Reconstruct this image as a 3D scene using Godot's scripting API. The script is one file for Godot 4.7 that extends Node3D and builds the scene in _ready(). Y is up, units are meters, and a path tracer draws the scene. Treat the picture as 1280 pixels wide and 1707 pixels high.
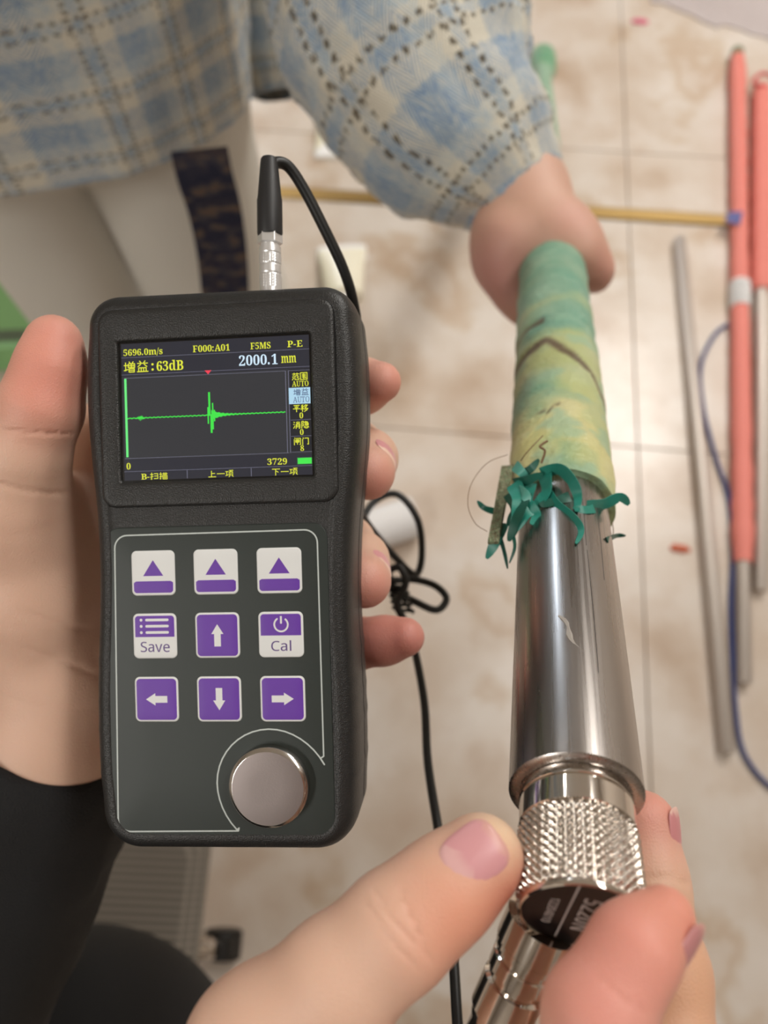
extends Node3D

const F := 1232.0              # focal length in pixels of the 1280 x 1707 frame
const EYE := Vector3(0, 1.42, 0)
var cam_basis := Basis(Vector3.RIGHT, deg_to_rad(-67.0)) * Basis(Vector3.BACK, deg_to_rad(-2.0))
var M := {}                    # materials
var taken := {}
var rng := RandomNumberGenerator.new()

# ---------------------------------------------------------------- set-up, top of the scene
func _ready() -> void:
	rng.seed = 7
	var cam := Camera3D.new()
	cam.name = "camera"
	add_child(cam)
	cam.transform = Transform3D(cam_basis, EYE)
	var lens := CameraAttributesPhysical.new()
	lens.frustum_focal_length = 17.33
	lens.frustum_focus_distance = 0.19
	lens.exposure_aperture = 6.5
	lens.frustum_near = 0.01
	lens.frustum_far = 60.0
	cam.attributes = lens
	cam.fov = 69.43
	cam.current = true
	var env := Environment.new()
	env.background_mode = Environment.BG_COLOR
	env.background_color = Color(0.86, 0.93, 1.0)
	env.background_energy_multiplier = 15.0
	env.tonemap_mode = Environment.TONE_MAPPER_LINEAR
	env.tonemap_exposure = EXPOSURE
	env.sdfgi_enabled = true
	env.ssao_enabled = true
	env.ssil_enabled = true
	var we := WorldEnvironment.new()
	we.name = "world_environment"
	we.environment = env
	add_child(we)
	make_materials()
	for s in LAMPS:
		ceiling_light(s[0], s[1], s[2])
	build_room()
	build_floor_things()
	build_helper()
	build_rod()
	build_probe()
	build_gauge()
	build_cable()
	build_holder()

const EXPOSURE := 0.8
const LAMPS := [
	[Vector3(1.55, 2.78, -2.3), 2.4, "long ceiling light panel above the red-wrapped rods"],
	[Vector3(-1.5, 2.78, -5.6), 2.2, "long ceiling light panel far ahead of the person in plaid"],
	[Vector3(0.95, 2.78, -0.5), 0.75, "long ceiling light panel over the work place"],
	[Vector3(-1.5, 2.78, 1.1), 1.3, "long ceiling light panel behind the black office chair"],
]

# ---------------------------------------------------------------- helpers: places, nodes, tags
func cp(px: float, py: float, mm: float) -> Vector3:      # a point seen at a pixel, mm deep in front of the lens
	var z := mm * 0.001
	return EYE + cam_basis * Vector3((px - 640.0) / F * z, -(py - 853.5) / F * z, -z)

func cv(v: Vector3) -> Vector3:                            # lens axes, millimetres -> world
	return EYE + cam_basis * (v * 0.001)

func on_floor(px: float, py: float, y := 0.0) -> Vector3:
	var d := cp(px, py, 1000.0) - EYE
	return EYE + d * ((y - EYE.y) / d.y)

func called(n: String) -> String:
	if not taken.has(n):
		taken[n] = 0
		return n
	taken[n] += 1
	return "%s_%03d" % [n, taken[n]]

func thing(n: String, label: String, category: String, at: Vector3, group := "") -> Node3D:
	var o := Node3D.new()
	o.name = called(n)
	add_child(o)
	o.position = at
	tag(o, label, category, group)
	return o

func tag(o: Node3D, label: String, category := "", group := "", kind := "") -> void:
	if label: o.set_meta("label", label)
	if category: o.set_meta("category", category)
	if group: o.set_meta("group", group)
	if kind: o.set_meta("kind", kind)

func part(n: String, mesh: Mesh, m: Material, parent: Node3D, where := Transform3D(), label := "") -> MeshInstance3D:
	var o := MeshInstance3D.new()                          # the mesh is given in world metres unless «where» says otherwise
	o.mesh = mesh
	o.material_override = m
	o.name = n
	parent.add_child(o, true)
	o.global_transform = where
	if label: o.set_meta("label", label)
	return o

func piece(n: String, mesh: Mesh, m: Material, label: String, category: String, where := Transform3D(), group := "", kind := "") -> MeshInstance3D:
	var o := MeshInstance3D.new()
	o.mesh = mesh
	o.material_override = m
	o.name = called(n)
	add_child(o)
	o.transform = where
	tag(o, label, category, group, kind)
	return o

# ---------------------------------------------------------------- helpers: meshes
func arrays(v: PackedVector3Array, n: PackedVector3Array, idx: PackedInt32Array, uv := PackedVector2Array(), col := PackedColorArray()) -> ArrayMesh:
	var a := []
	a.resize(Mesh.ARRAY_MAX)
	a[Mesh.ARRAY_VERTEX] = v
	a[Mesh.ARRAY_NORMAL] = n
	if uv.size(): a[Mesh.ARRAY_TEX_UV] = uv
	if col.size(): a[Mesh.ARRAY_COLOR] = col
	a[Mesh.ARRAY_INDEX] = idx
	var m := ArrayMesh.new()
	m.add_surface_from_arrays(Mesh.PRIMITIVE_TRIANGLES, a)
	return m

# rings: equal-length closed loops of points; sharp[i] true = crease at ring i. Cap each end with a fan.
func loft(rings: Array, cap0 := true, cap1 := true, uvs := [], cols := [], crease := 0.6) -> ArrayMesh:
	var st := SurfaceTool.new()
	st.begin(Mesh.PRIMITIVE_TRIANGLES)
	var nr := rings.size()
	var c: int = rings[0].size()
	var heart := Vector3.ZERO
	for r in rings:
		for j in c: heart += r[j]
	heart /= nr * c
	var vol := 0.0
	for i in nr - 1:
		for j in c:
			var q: Vector3 = rings[i][j]
			vol += (q - heart).dot((rings[i + 1][(j + 1) % c] - q).cross(rings[i + 1][j] - rings[i][(j + 1) % c]))
	var flip := vol < 0.0
	# smooth normals in each band, joined over bands that bend little
	var fn := []
	for i in nr - 1:
		var row := PackedVector3Array()
		for j in c:
			var p00: Vector3 = rings[i][j]
			var p11: Vector3 = rings[i + 1][(j + 1) % c]
			var p01: Vector3 = rings[i][(j + 1) % c]
			var p10: Vector3 = rings[i + 1][j]
			var nn := (p11 - p00).cross(p10 - p01)
			row.append(nn.normalized() * (-1.0 if flip else 1.0))
		fn.append(row)
	for i in nr - 1:
		for j in c:
			var quad := [[i, j], [i, j + 1], [i + 1, j + 1], [i + 1, j]]
			var ns := []
			for q in quad:
				var own: Vector3 = fn[i][j]
				var s := Vector3.ZERO
				for bi in [q[0] - 1, q[0]]:
					if bi < 0 or bi >= nr - 1: continue
					for bj in [(q[1] - 1 + c) % c, q[1] % c]:
						var o: Vector3 = fn[bi][bj]
						if o.dot(own) > crease: s += o
				ns.append(s.normalized() if s.length() > 0.001 else own)
			var order := [0, 2, 1, 0, 3, 2] if not flip else [0, 1, 2, 0, 2, 3]
			for k in order:
				var q = quad[k]
				st.set_normal(ns[k])
				if uvs.size():
					st.set_uv(uvs[q[0]][q[1]])
				if cols.size():
					st.set_color(cols[q[0]][q[1] % c])
				st.add_vertex(rings[q[0]][q[1] % c])
	for e in 2:
		if (e == 0 and not cap0) or (e == 1 and not cap1): continue
		var ring = rings[0] if e == 0 else rings[nr - 1]
		var mid := Vector3.ZERO
		var nrm := Vector3.ZERO
		for j in c:
			mid += ring[j]
		mid /= c
		for j in c:
			nrm += (ring[j] - mid).cross(ring[(j + 1) % c] - mid)
		nrm = nrm.normalized()
		var keep: bool = (e == 1) != flip
		if not keep: nrm = -nrm
		for j in c:
			var tri := [mid, ring[(j + 1) % c], ring[j]] if keep else [mid, ring[j], ring[(j + 1) % c]]
			for k in 3:
				st.set_normal(nrm)
				if uvs.size(): st.set_uv(uvs[0 if e == 0 else nr - 1][j])
				if cols.size(): st.set_color(cols[0 if e == 0 else nr - 1][j])
				st.add_vertex(tri[k])
	st.index()
	return st.commit()

# a tube along points (world) with a radius at each
func tube(pts: Array, radii, sides := 10, caps := true) -> ArrayMesh:
	var rings := []
	var side := Vector3.ZERO
	for i in pts.size():
		var t: Vector3 = ((pts[mini(i + 1, pts.size() - 1)] - pts[maxi(i - 1, 0)]) as Vector3).normalized()
		if side == Vector3.ZERO:
			side = t.cross(Vector3.UP if absf(t.y) < 0.9 else Vector3.RIGHT).normalized()
		else:
			side = (side - t * side.dot(t)).normalized()
		var up := side.cross(t)
		var r: float = radii if radii is float else radii[i]
		var ring := []
		for j in sides:
			var a := TAU * j / sides
			ring.append(pts[i] + (side * cos(a) + up * sin(a)) * r)
		rings.append(ring)
	return loft(rings, caps, caps)

func smooth_path(pts: Array, per := 8) -> Array:
	var out := []
	for i in pts.size() - 1:
		var a: Vector3 = pts[maxi(i - 1, 0)]
		var b: Vector3 = pts[i]
		var c: Vector3 = pts[i + 1]
		var d: Vector3 = pts[mini(i + 2, pts.size() - 1)]
		for k in per:
			out.append(b.cubic_interpolate(c, a, d, float(k) / per))
	out.append(pts[-1])
	return out

# lathe about local Y: profile of (radius, y) in mm
func lathe(profile: Array, sides := 64, cap0 := true, cap1 := true) -> ArrayMesh:
	var rings := []
	for p in profile:
		var ring := []
		for j in sides:
			var a := -TAU * j / sides
			ring.append(Vector3(cos(a) * p[0], p[1], sin(a) * p[0]) * 0.001)
		rings.append(ring)
	return loft(rings, cap0, cap1, [], [], 0.75)

# rounded rectangle loop in mm, counter-clockwise
func rr(cx: float, cy: float, hw: float, hh: float, r: float, seg := 6) -> PackedVector2Array:
	var out := PackedVector2Array()
	for q in 4:
		var c := Vector2(cx + (hw - r) * [1, -1, -1, 1][q], cy + (hh - r) * [1, 1, -1, -1][q])
		for k in seg + 1:
			var a := PI / 2 * (q + float(k) / seg)
			out.append(c + Vector2(cos(a), sin(a)) * r)
	return out

func lift(loop: PackedVector2Array, z: float) -> Array:
	var out := []
	for p in loop: out.append(Vector3(p.x, p.y, z) * 0.001)
	return out

func shrink(loop: PackedVector2Array, by: float) -> PackedVector2Array:
	var out := PackedVector2Array()
	var n := loop.size()
	for i in n:
		var t := (loop[(i + 1) % n] - loop[(i - 1 + n) % n]).normalized()
		out.append(loop[i] + Vector2(-t.y, t.x) * by)
	return out

# a strip of cloth, tape or paper with thickness: centre line, across direction, width
func ribbon(pts: Array, across: Array, widths: Array, thick: float) -> ArrayMesh:
	var rings := []
	for i in pts.size():
		var t: Vector3 = ((pts[mini(i + 1, pts.size() - 1)] - pts[maxi(i - 1, 0)]) as Vector3).normalized()
		var a: Vector3 = (across[i] - t * t.dot(across[i])).normalized()
		var n := t.cross(a)
		var w: float = widths[i] * 0.5
		var ring := []
		for k in [[-1, -1], [0, -1], [1, -1], [1, 1], [0, 1], [-1, 1]]:
			ring.append(pts[i] + a * (w * k[0]) + n * (thick * 0.5 * k[1]))
		rings.append(ring)
	return loft(rings, true, true, [], [], 0.5)

func box(size: Vector3, at := Vector3.ZERO, bevel := 0.004) -> ArrayMesh:
	var h := size * 0.5
	var b := minf(bevel, minf(h.x, minf(h.y, h.z)) * 0.9)
	var rings := []
	for s in [[-h.y, b], [-h.y + b, 0.0], [h.y - b, 0.0], [h.y, b]]:
		var ring := []
		for p in rr(0, 0, h.x - s[1], h.z - s[1], b, 2):
			ring.append(at + Vector3(p.x, s[0], -p.y))
		rings.append(ring)
	return loft(rings, true, true, [], [], 0.8)

# ---------------------------------------------------------------- helpers: bodies from joints (smooth union of tapered capsules, meshed as surface nets)
var bA := PackedVector3Array()
var bB := PackedVector3Array()
var bR := PackedFloat32Array()
var bS := PackedFloat32Array()
var bG := PackedInt32Array()
var grooves := []
var blend := 0.006
var inner_blend := 0.004

func body_begin(k := 0.006, k_in := 0.004) -> void:
	bA.clear(); bB.clear(); bR.clear(); bS.clear(); bG.clear()
	grooves = []
	blend = k
	inner_blend = k_in

func chain(g: int, joints: Array) -> void:                  # joints: [world point, radius mm]; group 0 is the trunk that the others grow from
	for i in joints.size() - 1:
		bA.append(joints[i][0]); bB.append(joints[i + 1][0])
		bR.append(joints[i][1] * 0.001); bS.append(joints[i + 1][1] * 0.001)
		bG.append(g)

func bone(i: int, p: Vector3) -> float:
	var ab := bB[i] - bA[i]
	var t := clampf((p - bA[i]).dot(ab) / ab.length_squared(), 0.0, 1.0)
	return (p - bA[i] - ab * t).length() - bR[i] - (bS[i] - bR[i]) * t

func field(p: Vector3, act: PackedInt32Array) -> float:      # act is in group order
	var trunk := 1.0
	var best := 1.0
	var cur := 1.0
	var g := -1
	for i in act:
		if bG[i] != g:
			if g == 0: trunk = cur
			elif g > 0: best = minf(best, merge(cur, trunk, blend))
			g = bG[i]
			cur = 1.0
		cur = merge(cur, bone(i, p), inner_blend)
	if g == 0: trunk = cur
	elif g > 0: best = minf(best, merge(cur, trunk, blend))
	var d := minf(best, trunk)
	for q in grooves:
		var off: Vector3 = p - q[0]
		if off.length_squared() < q[2] * q[2]:
			var x: float = off.dot(q[1]) / q[4]
			if absf(x) < 3.0:
				d += q[3] * exp(-x * x) * (1.0 - off.length_squared() / (q[2] * q[2]))
	return d

func merge(a: float, b: float, k: float) -> float:
	var h := maxf(k - absf(a - b), 0.0) / k
	return minf(a, b) - h * h * k * 0.25

func groove(at: Vector3, along: Vector3, reach: float, depth: float, width: float) -> void:   # mm
	grooves.append([at, along.normalized(), reach * 0.001, depth * 0.001, width * 0.001])

# tints: [point, radius m, colour]; cells in metres
func body_mesh(cell: float, base: Color, tints := [], lump := 0.0) -> ArrayMesh:
	var lo := Vector3.INF
	var hi := -Vector3.INF
	for i in bA.size():
		for e in [[bA[i], bR[i]], [bB[i], bS[i]]]:
			var r: Vector3 = Vector3.ONE * (e[1] + cell * 3)
			lo = lo.min(e[0] - r)
			hi = hi.max(e[0] + r)
	const B := 5
	var span := cell * B
	var nb := Vector3i(((hi - lo) / span).ceil())
	var nx := nb.x * B + 1
	var nxy := nx * (nb.y * B + 1)
	var half := span * 0.8661
	var reach := half + 0.003
	var bones := range(bA.size())
	bones.sort_custom(func(a, b): return bG[a] < bG[b] if bG[a] != bG[b] else a < b)
	var verts := PackedVector3Array()
	var norms := PackedVector3Array()
	var cols := PackedColorArray()
	var cells := {}
	var edges := PackedInt32Array()
	var vals := PackedFloat32Array()
	const S := B + 1
	vals.resize(S * S * S)
	var lin := base.srgb_to_linear()
	var tl := []
	for t in tints: tl.append([t[0], t[1], t[2].srgb_to_linear()])
	for bz in nb.z:
		for by in nb.y:
			for bx in nb.x:
				var org := lo + Vector3(bx, by, bz) * span
				var mid := org + Vector3.ONE * span * 0.5
				var near := 1e9
				var ds := PackedFloat32Array()
				for i in bones:
					var d := bone(i, mid)
					ds.append(d)
					near = minf(near, d)
				if near > reach + blend or near < -reach - blend: continue
				var act := PackedInt32Array()
				for k in bones.size():
					if ds[k] < near + 2.0 * half + blend: act.append(bones[k])
				var fm := field(mid, act)
				if absf(fm) > reach: continue
				var at := 0
				for z in S:
					for y in S:
						for x in S:
							vals[at] = field(org + Vector3(x, y, z) * cell, act)
							at += 1
				for z in B:
					for y in B:
						for x in B:
							var o := x + S * (y + S * z)
							var v0 := vals[o]; var v1 := vals[o + 1]; var v2 := vals[o + S]; var v3 := vals[o + S + 1]
							var v4 := vals[o + S * S]; var v5 := vals[o + S * S + 1]; var v6 := vals[o + S * S + S]; var v7 := vals[o + S * S + S + 1]
							var neg := int(v0 < 0) + int(v1 < 0) + int(v2 < 0) + int(v3 < 0) + int(v4 < 0) + int(v5 < 0) + int(v6 < 0) + int(v7 < 0)
							if neg == 0 or neg == 8: continue
							var sum := Vector3.ZERO
							var cnt := 0
							if (v0 < 0) != (v1 < 0): sum += Vector3(v0 / (v0 - v1), 0, 0); cnt += 1
							if (v2 < 0) != (v3 < 0): sum += Vector3(v2 / (v2 - v3), 1, 0); cnt += 1
							if (v4 < 0) != (v5 < 0): sum += Vector3(v4 / (v4 - v5), 0, 1); cnt += 1
							if (v6 < 0) != (v7 < 0): sum += Vector3(v6 / (v6 - v7), 1, 1); cnt += 1
							if (v0 < 0) != (v2 < 0): sum += Vector3(0, v0 / (v0 - v2), 0); cnt += 1
							if (v1 < 0) != (v3 < 0): sum += Vector3(1, v1 / (v1 - v3), 0); cnt += 1
							if (v4 < 0) != (v6 < 0): sum += Vector3(0, v4 / (v4 - v6), 1); cnt += 1
							if (v5 < 0) != (v7 < 0): sum += Vector3(1, v5 / (v5 - v7), 1); cnt += 1
							if (v0 < 0) != (v4 < 0): sum += Vector3(0, 0, v0 / (v0 - v4)); cnt += 1
							if (v1 < 0) != (v5 < 0): sum += Vector3(1, 0, v1 / (v1 - v5)); cnt += 1
							if (v2 < 0) != (v6 < 0): sum += Vector3(0, 1, v2 / (v2 - v6)); cnt += 1
							if (v3 < 0) != (v7 < 0): sum += Vector3(1, 1, v3 / (v3 - v7)); cnt += 1
							var gx := bx * B + x
							var gy := by * B + y
							var gz := bz * B + z
							var id := gx + nx * gy + nxy * gz
							var p := org + (Vector3(x, y, z) + sum / cnt) * cell
							var e := cell * 0.35
							var n := Vector3(field(p + Vector3(e, 0, 0), act) - field(p - Vector3(e, 0, 0), act), field(p + Vector3(0, e, 0), act) - field(p - Vector3(0, e, 0), act), field(p + Vector3(0, 0, e), act) - field(p - Vector3(0, 0, e), act)).normalized()
							cells[id] = verts.size()
							verts.append(p)
							norms.append(n)
							var c := lin
							for t in tl:
								var w: float = 1.0 - p.distance_to(t[0]) / t[1]
								if w > 0.0: c = c.lerp(t[2], smoothstep(0.0, 1.0, w))
							cols.append(c)
							if (v0 < 0) != (v1 < 0): edges.append(id * 8 + (0 if v0 < 0 else 1))
							if (v0 < 0) != (v2 < 0): edges.append(id * 8 + (2 if v0 < 0 else 3))
							if (v0 < 0) != (v4 < 0): edges.append(id * 8 + (4 if v0 < 0 else 5))
	var idx := PackedInt32Array()
	for e in edges:
		var id: int = e >> 3
		var axis: int = (e & 7) >> 1
		var steps: Array = [[nx, nxy], [nxy, 1], [1, nx]][axis]
		var q := [id, id - steps[0], id - steps[0] - steps[1], id - steps[1]]
		if not (cells.has(q[1]) and cells.has(q[2]) and cells.has(q[3])): continue
		var a: int = cells[q[0]]; var b: int = cells[q[1]]; var c: int = cells[q[2]]; var d: int = cells[q[3]]
		if (e & 1) == 0: idx.append_array(PackedInt32Array([a, c, b, a, d, c]))
		else: idx.append_array(PackedInt32Array([a, b, c, a, c, d]))
	return arrays(verts, norms, idx, PackedVector2Array(), cols)

# a fingernail: curved plate; to_tip along the finger, out = away from the flesh; sizes in mm
func nail_mesh(at: Vector3, to_tip: Vector3, out: Vector3, w: float, l: float, r: float, bed: Color, moon: Color, tip: Color) -> ArrayMesh:
	var y := to_tip.normalized()
	var z := (out - y * out.dot(y)).normalized()
	var x := y.cross(z)
	var rings := []
	var cols := []
	for layer in [[0.86, -0.5], [0.97, -0.12], [1.0, 0.1], [0.97, 0.26], [0.85, 0.34], [0.6, 0.36], [0.3, 0.36], [0.04, 0.36]]:
		var ring := []
		var row := []
		for k in 40:
			var a := TAU * k / 40.0
			var sx: float = signf(cos(a)) * pow(absf(cos(a)), 0.55) * layer[0]
			var sy: float = signf(sin(a)) * pow(absf(sin(a)), 0.62) * layer[0]
			var phi: float = sx * w * 0.5 / r
			var bend: float = -0.035 * l * sy * sy
			ring.append(at + (x * (sin(phi) * r) + y * (sy * l * 0.5) + z * ((cos(phi) - 1.0) * r + layer[1] + bend)) * 0.001)
			var c := bed
			if sy > 0.78: c = tip
			elif sy + 0.25 * sx * sx < -0.42: c = moon
			row.append(c.srgb_to_linear())
		rings.append(ring)
		cols.append(row)
	return loft(rings, true, true, [], cols, 0.3)

# ---------------------------------------------------------------- helpers: print (ink on an image)
var mk := PackedFloat32Array()
var mw := 0
var mh := 0
var mx := 0
var my := 0

func ink_begin(x: int, y: int, w: int, h: int) -> void:
	mx = x; my = y; mw = w; mh = h
	mk = PackedFloat32Array()
	mk.resize(w * h)

func ink_poly(pts: PackedVector2Array) -> void:
	var lo := INF
	var hi := -INF
	for p in pts:
		lo = minf(lo, p.y); hi = maxf(hi, p.y)
	const SUB := 4
	for s in range(maxi(int(floor((lo - my) * SUB)), 0), mini(int(ceil((hi - my) * SUB)), mh * SUB)):
		var y := my + (s + 0.5) / SUB
		var xs := []
		for i in pts.size():
			var a := pts[i]
			var b := pts[(i + 1) % pts.size()]
			if (a.y <= y) != (b.y <= y):
				xs.append(a.x + (y - a.y) / (b.y - a.y) * (b.x - a.x))
		xs.sort()
		var row := (s / SUB) * mw
		for k in range(0, xs.size() - 1, 2):
			var x0 := clampf(xs[k] - mx, 0, mw)
			var x1 := clampf(xs[k + 1] - mx, 0, mw)
			var i := int(x0)
			while i < mw and i < x1:
				mk[row + i] += (minf(x1, i + 1) - maxf(x0, i)) / SUB
				i += 1

func ink_end(im: Image, c: Color) -> void:
	for y in mh:
		for x in mw:
			var a := minf(mk[y * mw + x], 1.0)
			if a > 0.004:
				var q := Vector2i(x + mx, y + my)
				if q.x >= 0 and q.y >= 0 and q.x < im.get_width() and q.y < im.get_height():
					im.set_pixelv(q, im.get_pixelv(q).lerp(c, a))

func ink(im: Image, pts: PackedVector2Array, c: Color) -> void:
	var r := Rect2(pts[0], Vector2.ZERO)
	for p in pts: r = r.expand(p)
	ink_begin(int(r.position.x) - 1, int(r.position.y) - 1, int(r.size.x) + 3, int(r.size.y) + 3)
	ink_poly(pts)
	ink_end(im, c)

func ink_line(pts: Array, width: float, closed := false) -> void:          # into the current mask
	var n := pts.size()
	for i in n if closed else n - 1:
		var a: Vector2 = pts[i]
		var b: Vector2 = pts[(i + 1) % n]
		var t := (b - a).normalized()
		var s := Vector2(-t.y, t.x) * width * 0.5
		ink_poly(PackedVector2Array([a + s, b + s, b - s, a - s]))
		var dot := PackedVector2Array()
		for k in 8: dot.append(b + Vector2.from_angle(TAU * k / 8) * width * 0.5)
		ink_poly(dot)

func letters(text: String, face: String, weight := 400) -> Array:          # [triangles, bounds]
	var f := SystemFont.new()
	f.font_names = PackedStringArray([face])
	f.font_weight = weight
	var t := TextMesh.new()
	t.text = text
	t.font = f
	t.font_size = 48
	t.depth = 0.0
	t.pixel_size = 0.01
	var a := t.get_mesh_arrays()
	var v: PackedVector3Array = a[Mesh.ARRAY_VERTEX]
	var idx = a[Mesh.ARRAY_INDEX]
	var tris := []
	var r := Rect2(Vector2(v[0].x, -v[0].y), Vector2.ZERO)
	var order = idx if idx != null and idx.size() else range(v.size())
	for i in range(0, order.size(), 3):
		var tri := PackedVector2Array()
		for k in 3:
			var p := Vector2(v[order[i + k]].x, -v[order[i + k]].y)
			tri.append(p)
			r = r.expand(p)
		tris.append(tri)
	return [tris, r]

func write(im: Image, text: String, face: String, weight: int, to: Rect2, c: Color, turn := Transform2D()) -> void:
	var l := letters(text, face, weight)
	var b: Rect2 = l[1]
	var out := []
	var box2 := Rect2(turn * to.position, Vector2.ZERO)
	for tri in l[0]:
		var q := PackedVector2Array()
		for p in tri:
			var w: Vector2 = turn * (to.position + (p - b.position) / b.size * to.size)
			q.append(w)
			box2 = box2.expand(w)
		out.append(q)
	box2 = box2.expand(turn * to.end)
	ink_begin(int(box2.position.x) - 1, int(box2.position.y) - 1, int(box2.size.x) + 3, int(box2.size.y) + 3)
	for q in out: ink_poly(q)
	ink_end(im, c)

# Chinese characters as strokes on a 16 x 16 field
const HAN := {
	"增": "0 6 5 6|2.5 2 2.5 13|0 13 5.5 11.5|7 1 8.5 3|13 1 11.5 3|6 4 14.5 4|6 9 14.5 9|6 4 6 9|14.5 4 14.5 9|10.2 4 10.2 9|6 6.5 14.5 6.5|7 10.5 14 10.5|7 15 14 15|7 10.5 7 15|14 10.5 14 15|7 12.7 14 12.7",
	"益": "4 0.5 6 3|12 0.5 10 3|1 4 15 4|6 5 2 8.5|10 5 14 8.5|3 10 13 10|3 10 3 15|13 10 13 15|6.3 10 6.3 15|9.6 10 9.6 15|0.5 15 15.5 15",
	"范": "1 3 15 3|5 0.5 5 5|11 0.5 11 5|2 6 4 7.5|1 9 3 10.5|4 11 1 15.5|6.5 7 13 7|13 7 13 11 10.5 11|6.5 7 6.5 15 14.5 15 14.5 12.5",
	"围": "1 1 15 1|1 1 1 15.5|15 1 15 15.5|1 15 15 15|4 4.5 12 4.5|4 7.5 12 7.5|4 10.5 12 10.5 12 12.5|8 2.5 8 13.5",
	"平": "2 2 14 2|4.5 4 6 7|11.5 4 10 7|0.5 9 15.5 9|8 2 8 15.5",
	"移": "5.5 1 1.5 2.5|0.5 5 6.5 5|3.5 2 3.5 15.5|3.2 6 0.5 11|3.8 7 6 10|10.5 0.5 7.5 4|9.5 2 14 2 8 8|10 4 11.5 5.5|11.5 7.5 8 11|10.5 9 15 9 7.5 15.5|11 11.5 12.5 12.8",
	"消": "1 1.5 3 3|0.5 6 2.5 7.5|3.5 10 1 15|10 0.5 10 5|6.5 1.5 8 4|14 1.5 12.5 4|6.5 6 14 6|6.5 6 6 15.5|14 6 14 15 12 15|6.5 9 14 9|6.5 12 14 12",
	"隐": "1 1 1 15.5|1 1 5 1 3.5 6 5 9 3 10.5|9.5 0.5 7 3.5|8.5 2 13 2 11.5 4|7 4.5 14.5 4.5|14.5 4.5 14.5 9|7 6.8 14.5 6.8|7 9 14.5 9|6.5 11 6 14|8.5 11 8.5 15 13 15 13 13|11 10.5 11.8 12|14 11 15.5 13.5",
	"闸": "2 0.5 3.5 2|1.5 3.5 1.5 15.5|5 2 14.5 2 14.5 15 13 15|4.5 5 11.5 5 11.5 10|4.5 5 4.5 10|4.5 7.5 11.5 7.5|4.5 10 11.5 10|8 5 8 14.5",
	"门": "2.5 0.5 4 3|2 3.5 2 15.5|6 2 14 2 14 15 12 14.5",
	"扫": "0.5 4.5 6 4.5|3.5 0.5 3.5 15 2 14|0.5 10.5 6 8.5|7.5 3 14.5 3|14.5 3 14.5 13.5|8 8 14.5 8|7.5 13.5 14.5 13.5",
	"描": "0.5 4.5 5.5 4.5|3 0.5 3 15 1.5 14|0.5 10.5 5.5 8.5|6.5 3.5 15 3.5|9 1 9 5.5|12.5 1 12.5 5.5|7 7 14.5 7|7 15 14.5 15|7 7 7 15|14.5 7 14.5 15|7 11 14.5 11|10.7 7 10.7 15",
	"上": "7 1 7 14.5|7 7 13.5 7|0.5 14.5 15.5 14.5",
	"下": "0.5 2 15.5 2|7.5 2 7.5 15.5|8.5 6 12.5 9",
	"一": "0.5 8 15.5 8",
	"项": "0.5 4 6 4|3.2 4 3.2 12|0.5 13 6 11|7.5 1.5 15.5 1.5|11 1.5 10.5 4|8 4.5 8 11.5|8 4.5 14.5 4.5 14.5 11.5|11.2 6.5 11 10 7.5 15.5|12.5 11.5 15.5 15",
}

func han(im: Image, text: String, to: Rect2, c: Color, width: float) -> void:
	ink_begin(int(to.position.x) - 3, int(to.position.y) - 3, int(to.size.x) + 7, int(to.size.y) + 7)
	var cell := Vector2(to.size.x / text.length(), to.size.y)
	for i in text.length():
		for s in HAN[text[i]].split("|"):
			var q = s.split_floats(" ")
			var pts := []
			for k in range(0, q.size(), 2):
				pts.append(to.position + Vector2(cell.x * i, 0) + Vector2(q[k] / 16.0 * cell.x * 0.94, q[k + 1] / 16.0 * cell.y))
			ink_line(pts, width)
	ink_end(im, c)

# ---------------------------------------------------------------- materials
func mat(c: Color, rough := 0.6, metal := 0.0) -> StandardMaterial3D:
	var m := StandardMaterial3D.new()
	m.albedo_color = c
	m.roughness = rough
	m.metallic = metal
	return m

func noise_tex(freq: float, seed_n: int, ramp := [], octaves := 4, size := 512, kind := FastNoiseLite.TYPE_SIMPLEX_SMOOTH, warp := 0.0) -> NoiseTexture2D:
	var n := FastNoiseLite.new()
	n.noise_type = kind
	n.frequency = freq
	n.seed = seed_n
	n.fractal_octaves = octaves
	if warp > 0.0:
		n.domain_warp_enabled = true
		n.domain_warp_amplitude = warp
		n.domain_warp_frequency = freq * 0.8
	var t := NoiseTexture2D.new()
	t.width = size
	t.height = size
	t.seamless = true
	t.noise = n
	if ramp.size():
		var g := Gradient.new()
		g.offsets = PackedFloat32Array(ramp.map(func(r): return r[0]))
		g.colors = PackedColorArray(ramp.map(func(r): return r[1]))
		t.color_ramp = g
	return t

func rgb8(r: float, g: float, b: float) -> Color:
	return Color(r / 255.0, g / 255.0, b / 255.0)

func grain(m: StandardMaterial3D, tex: Texture2D, per_metre: float, height: float) -> StandardMaterial3D:
	m.uv1_triplanar = true
	m.uv1_scale = Vector3.ONE * per_metre
	m.heightmap_enabled = true
	m.heightmap_texture = tex
	m.heightmap_scale = height
	return m

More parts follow.
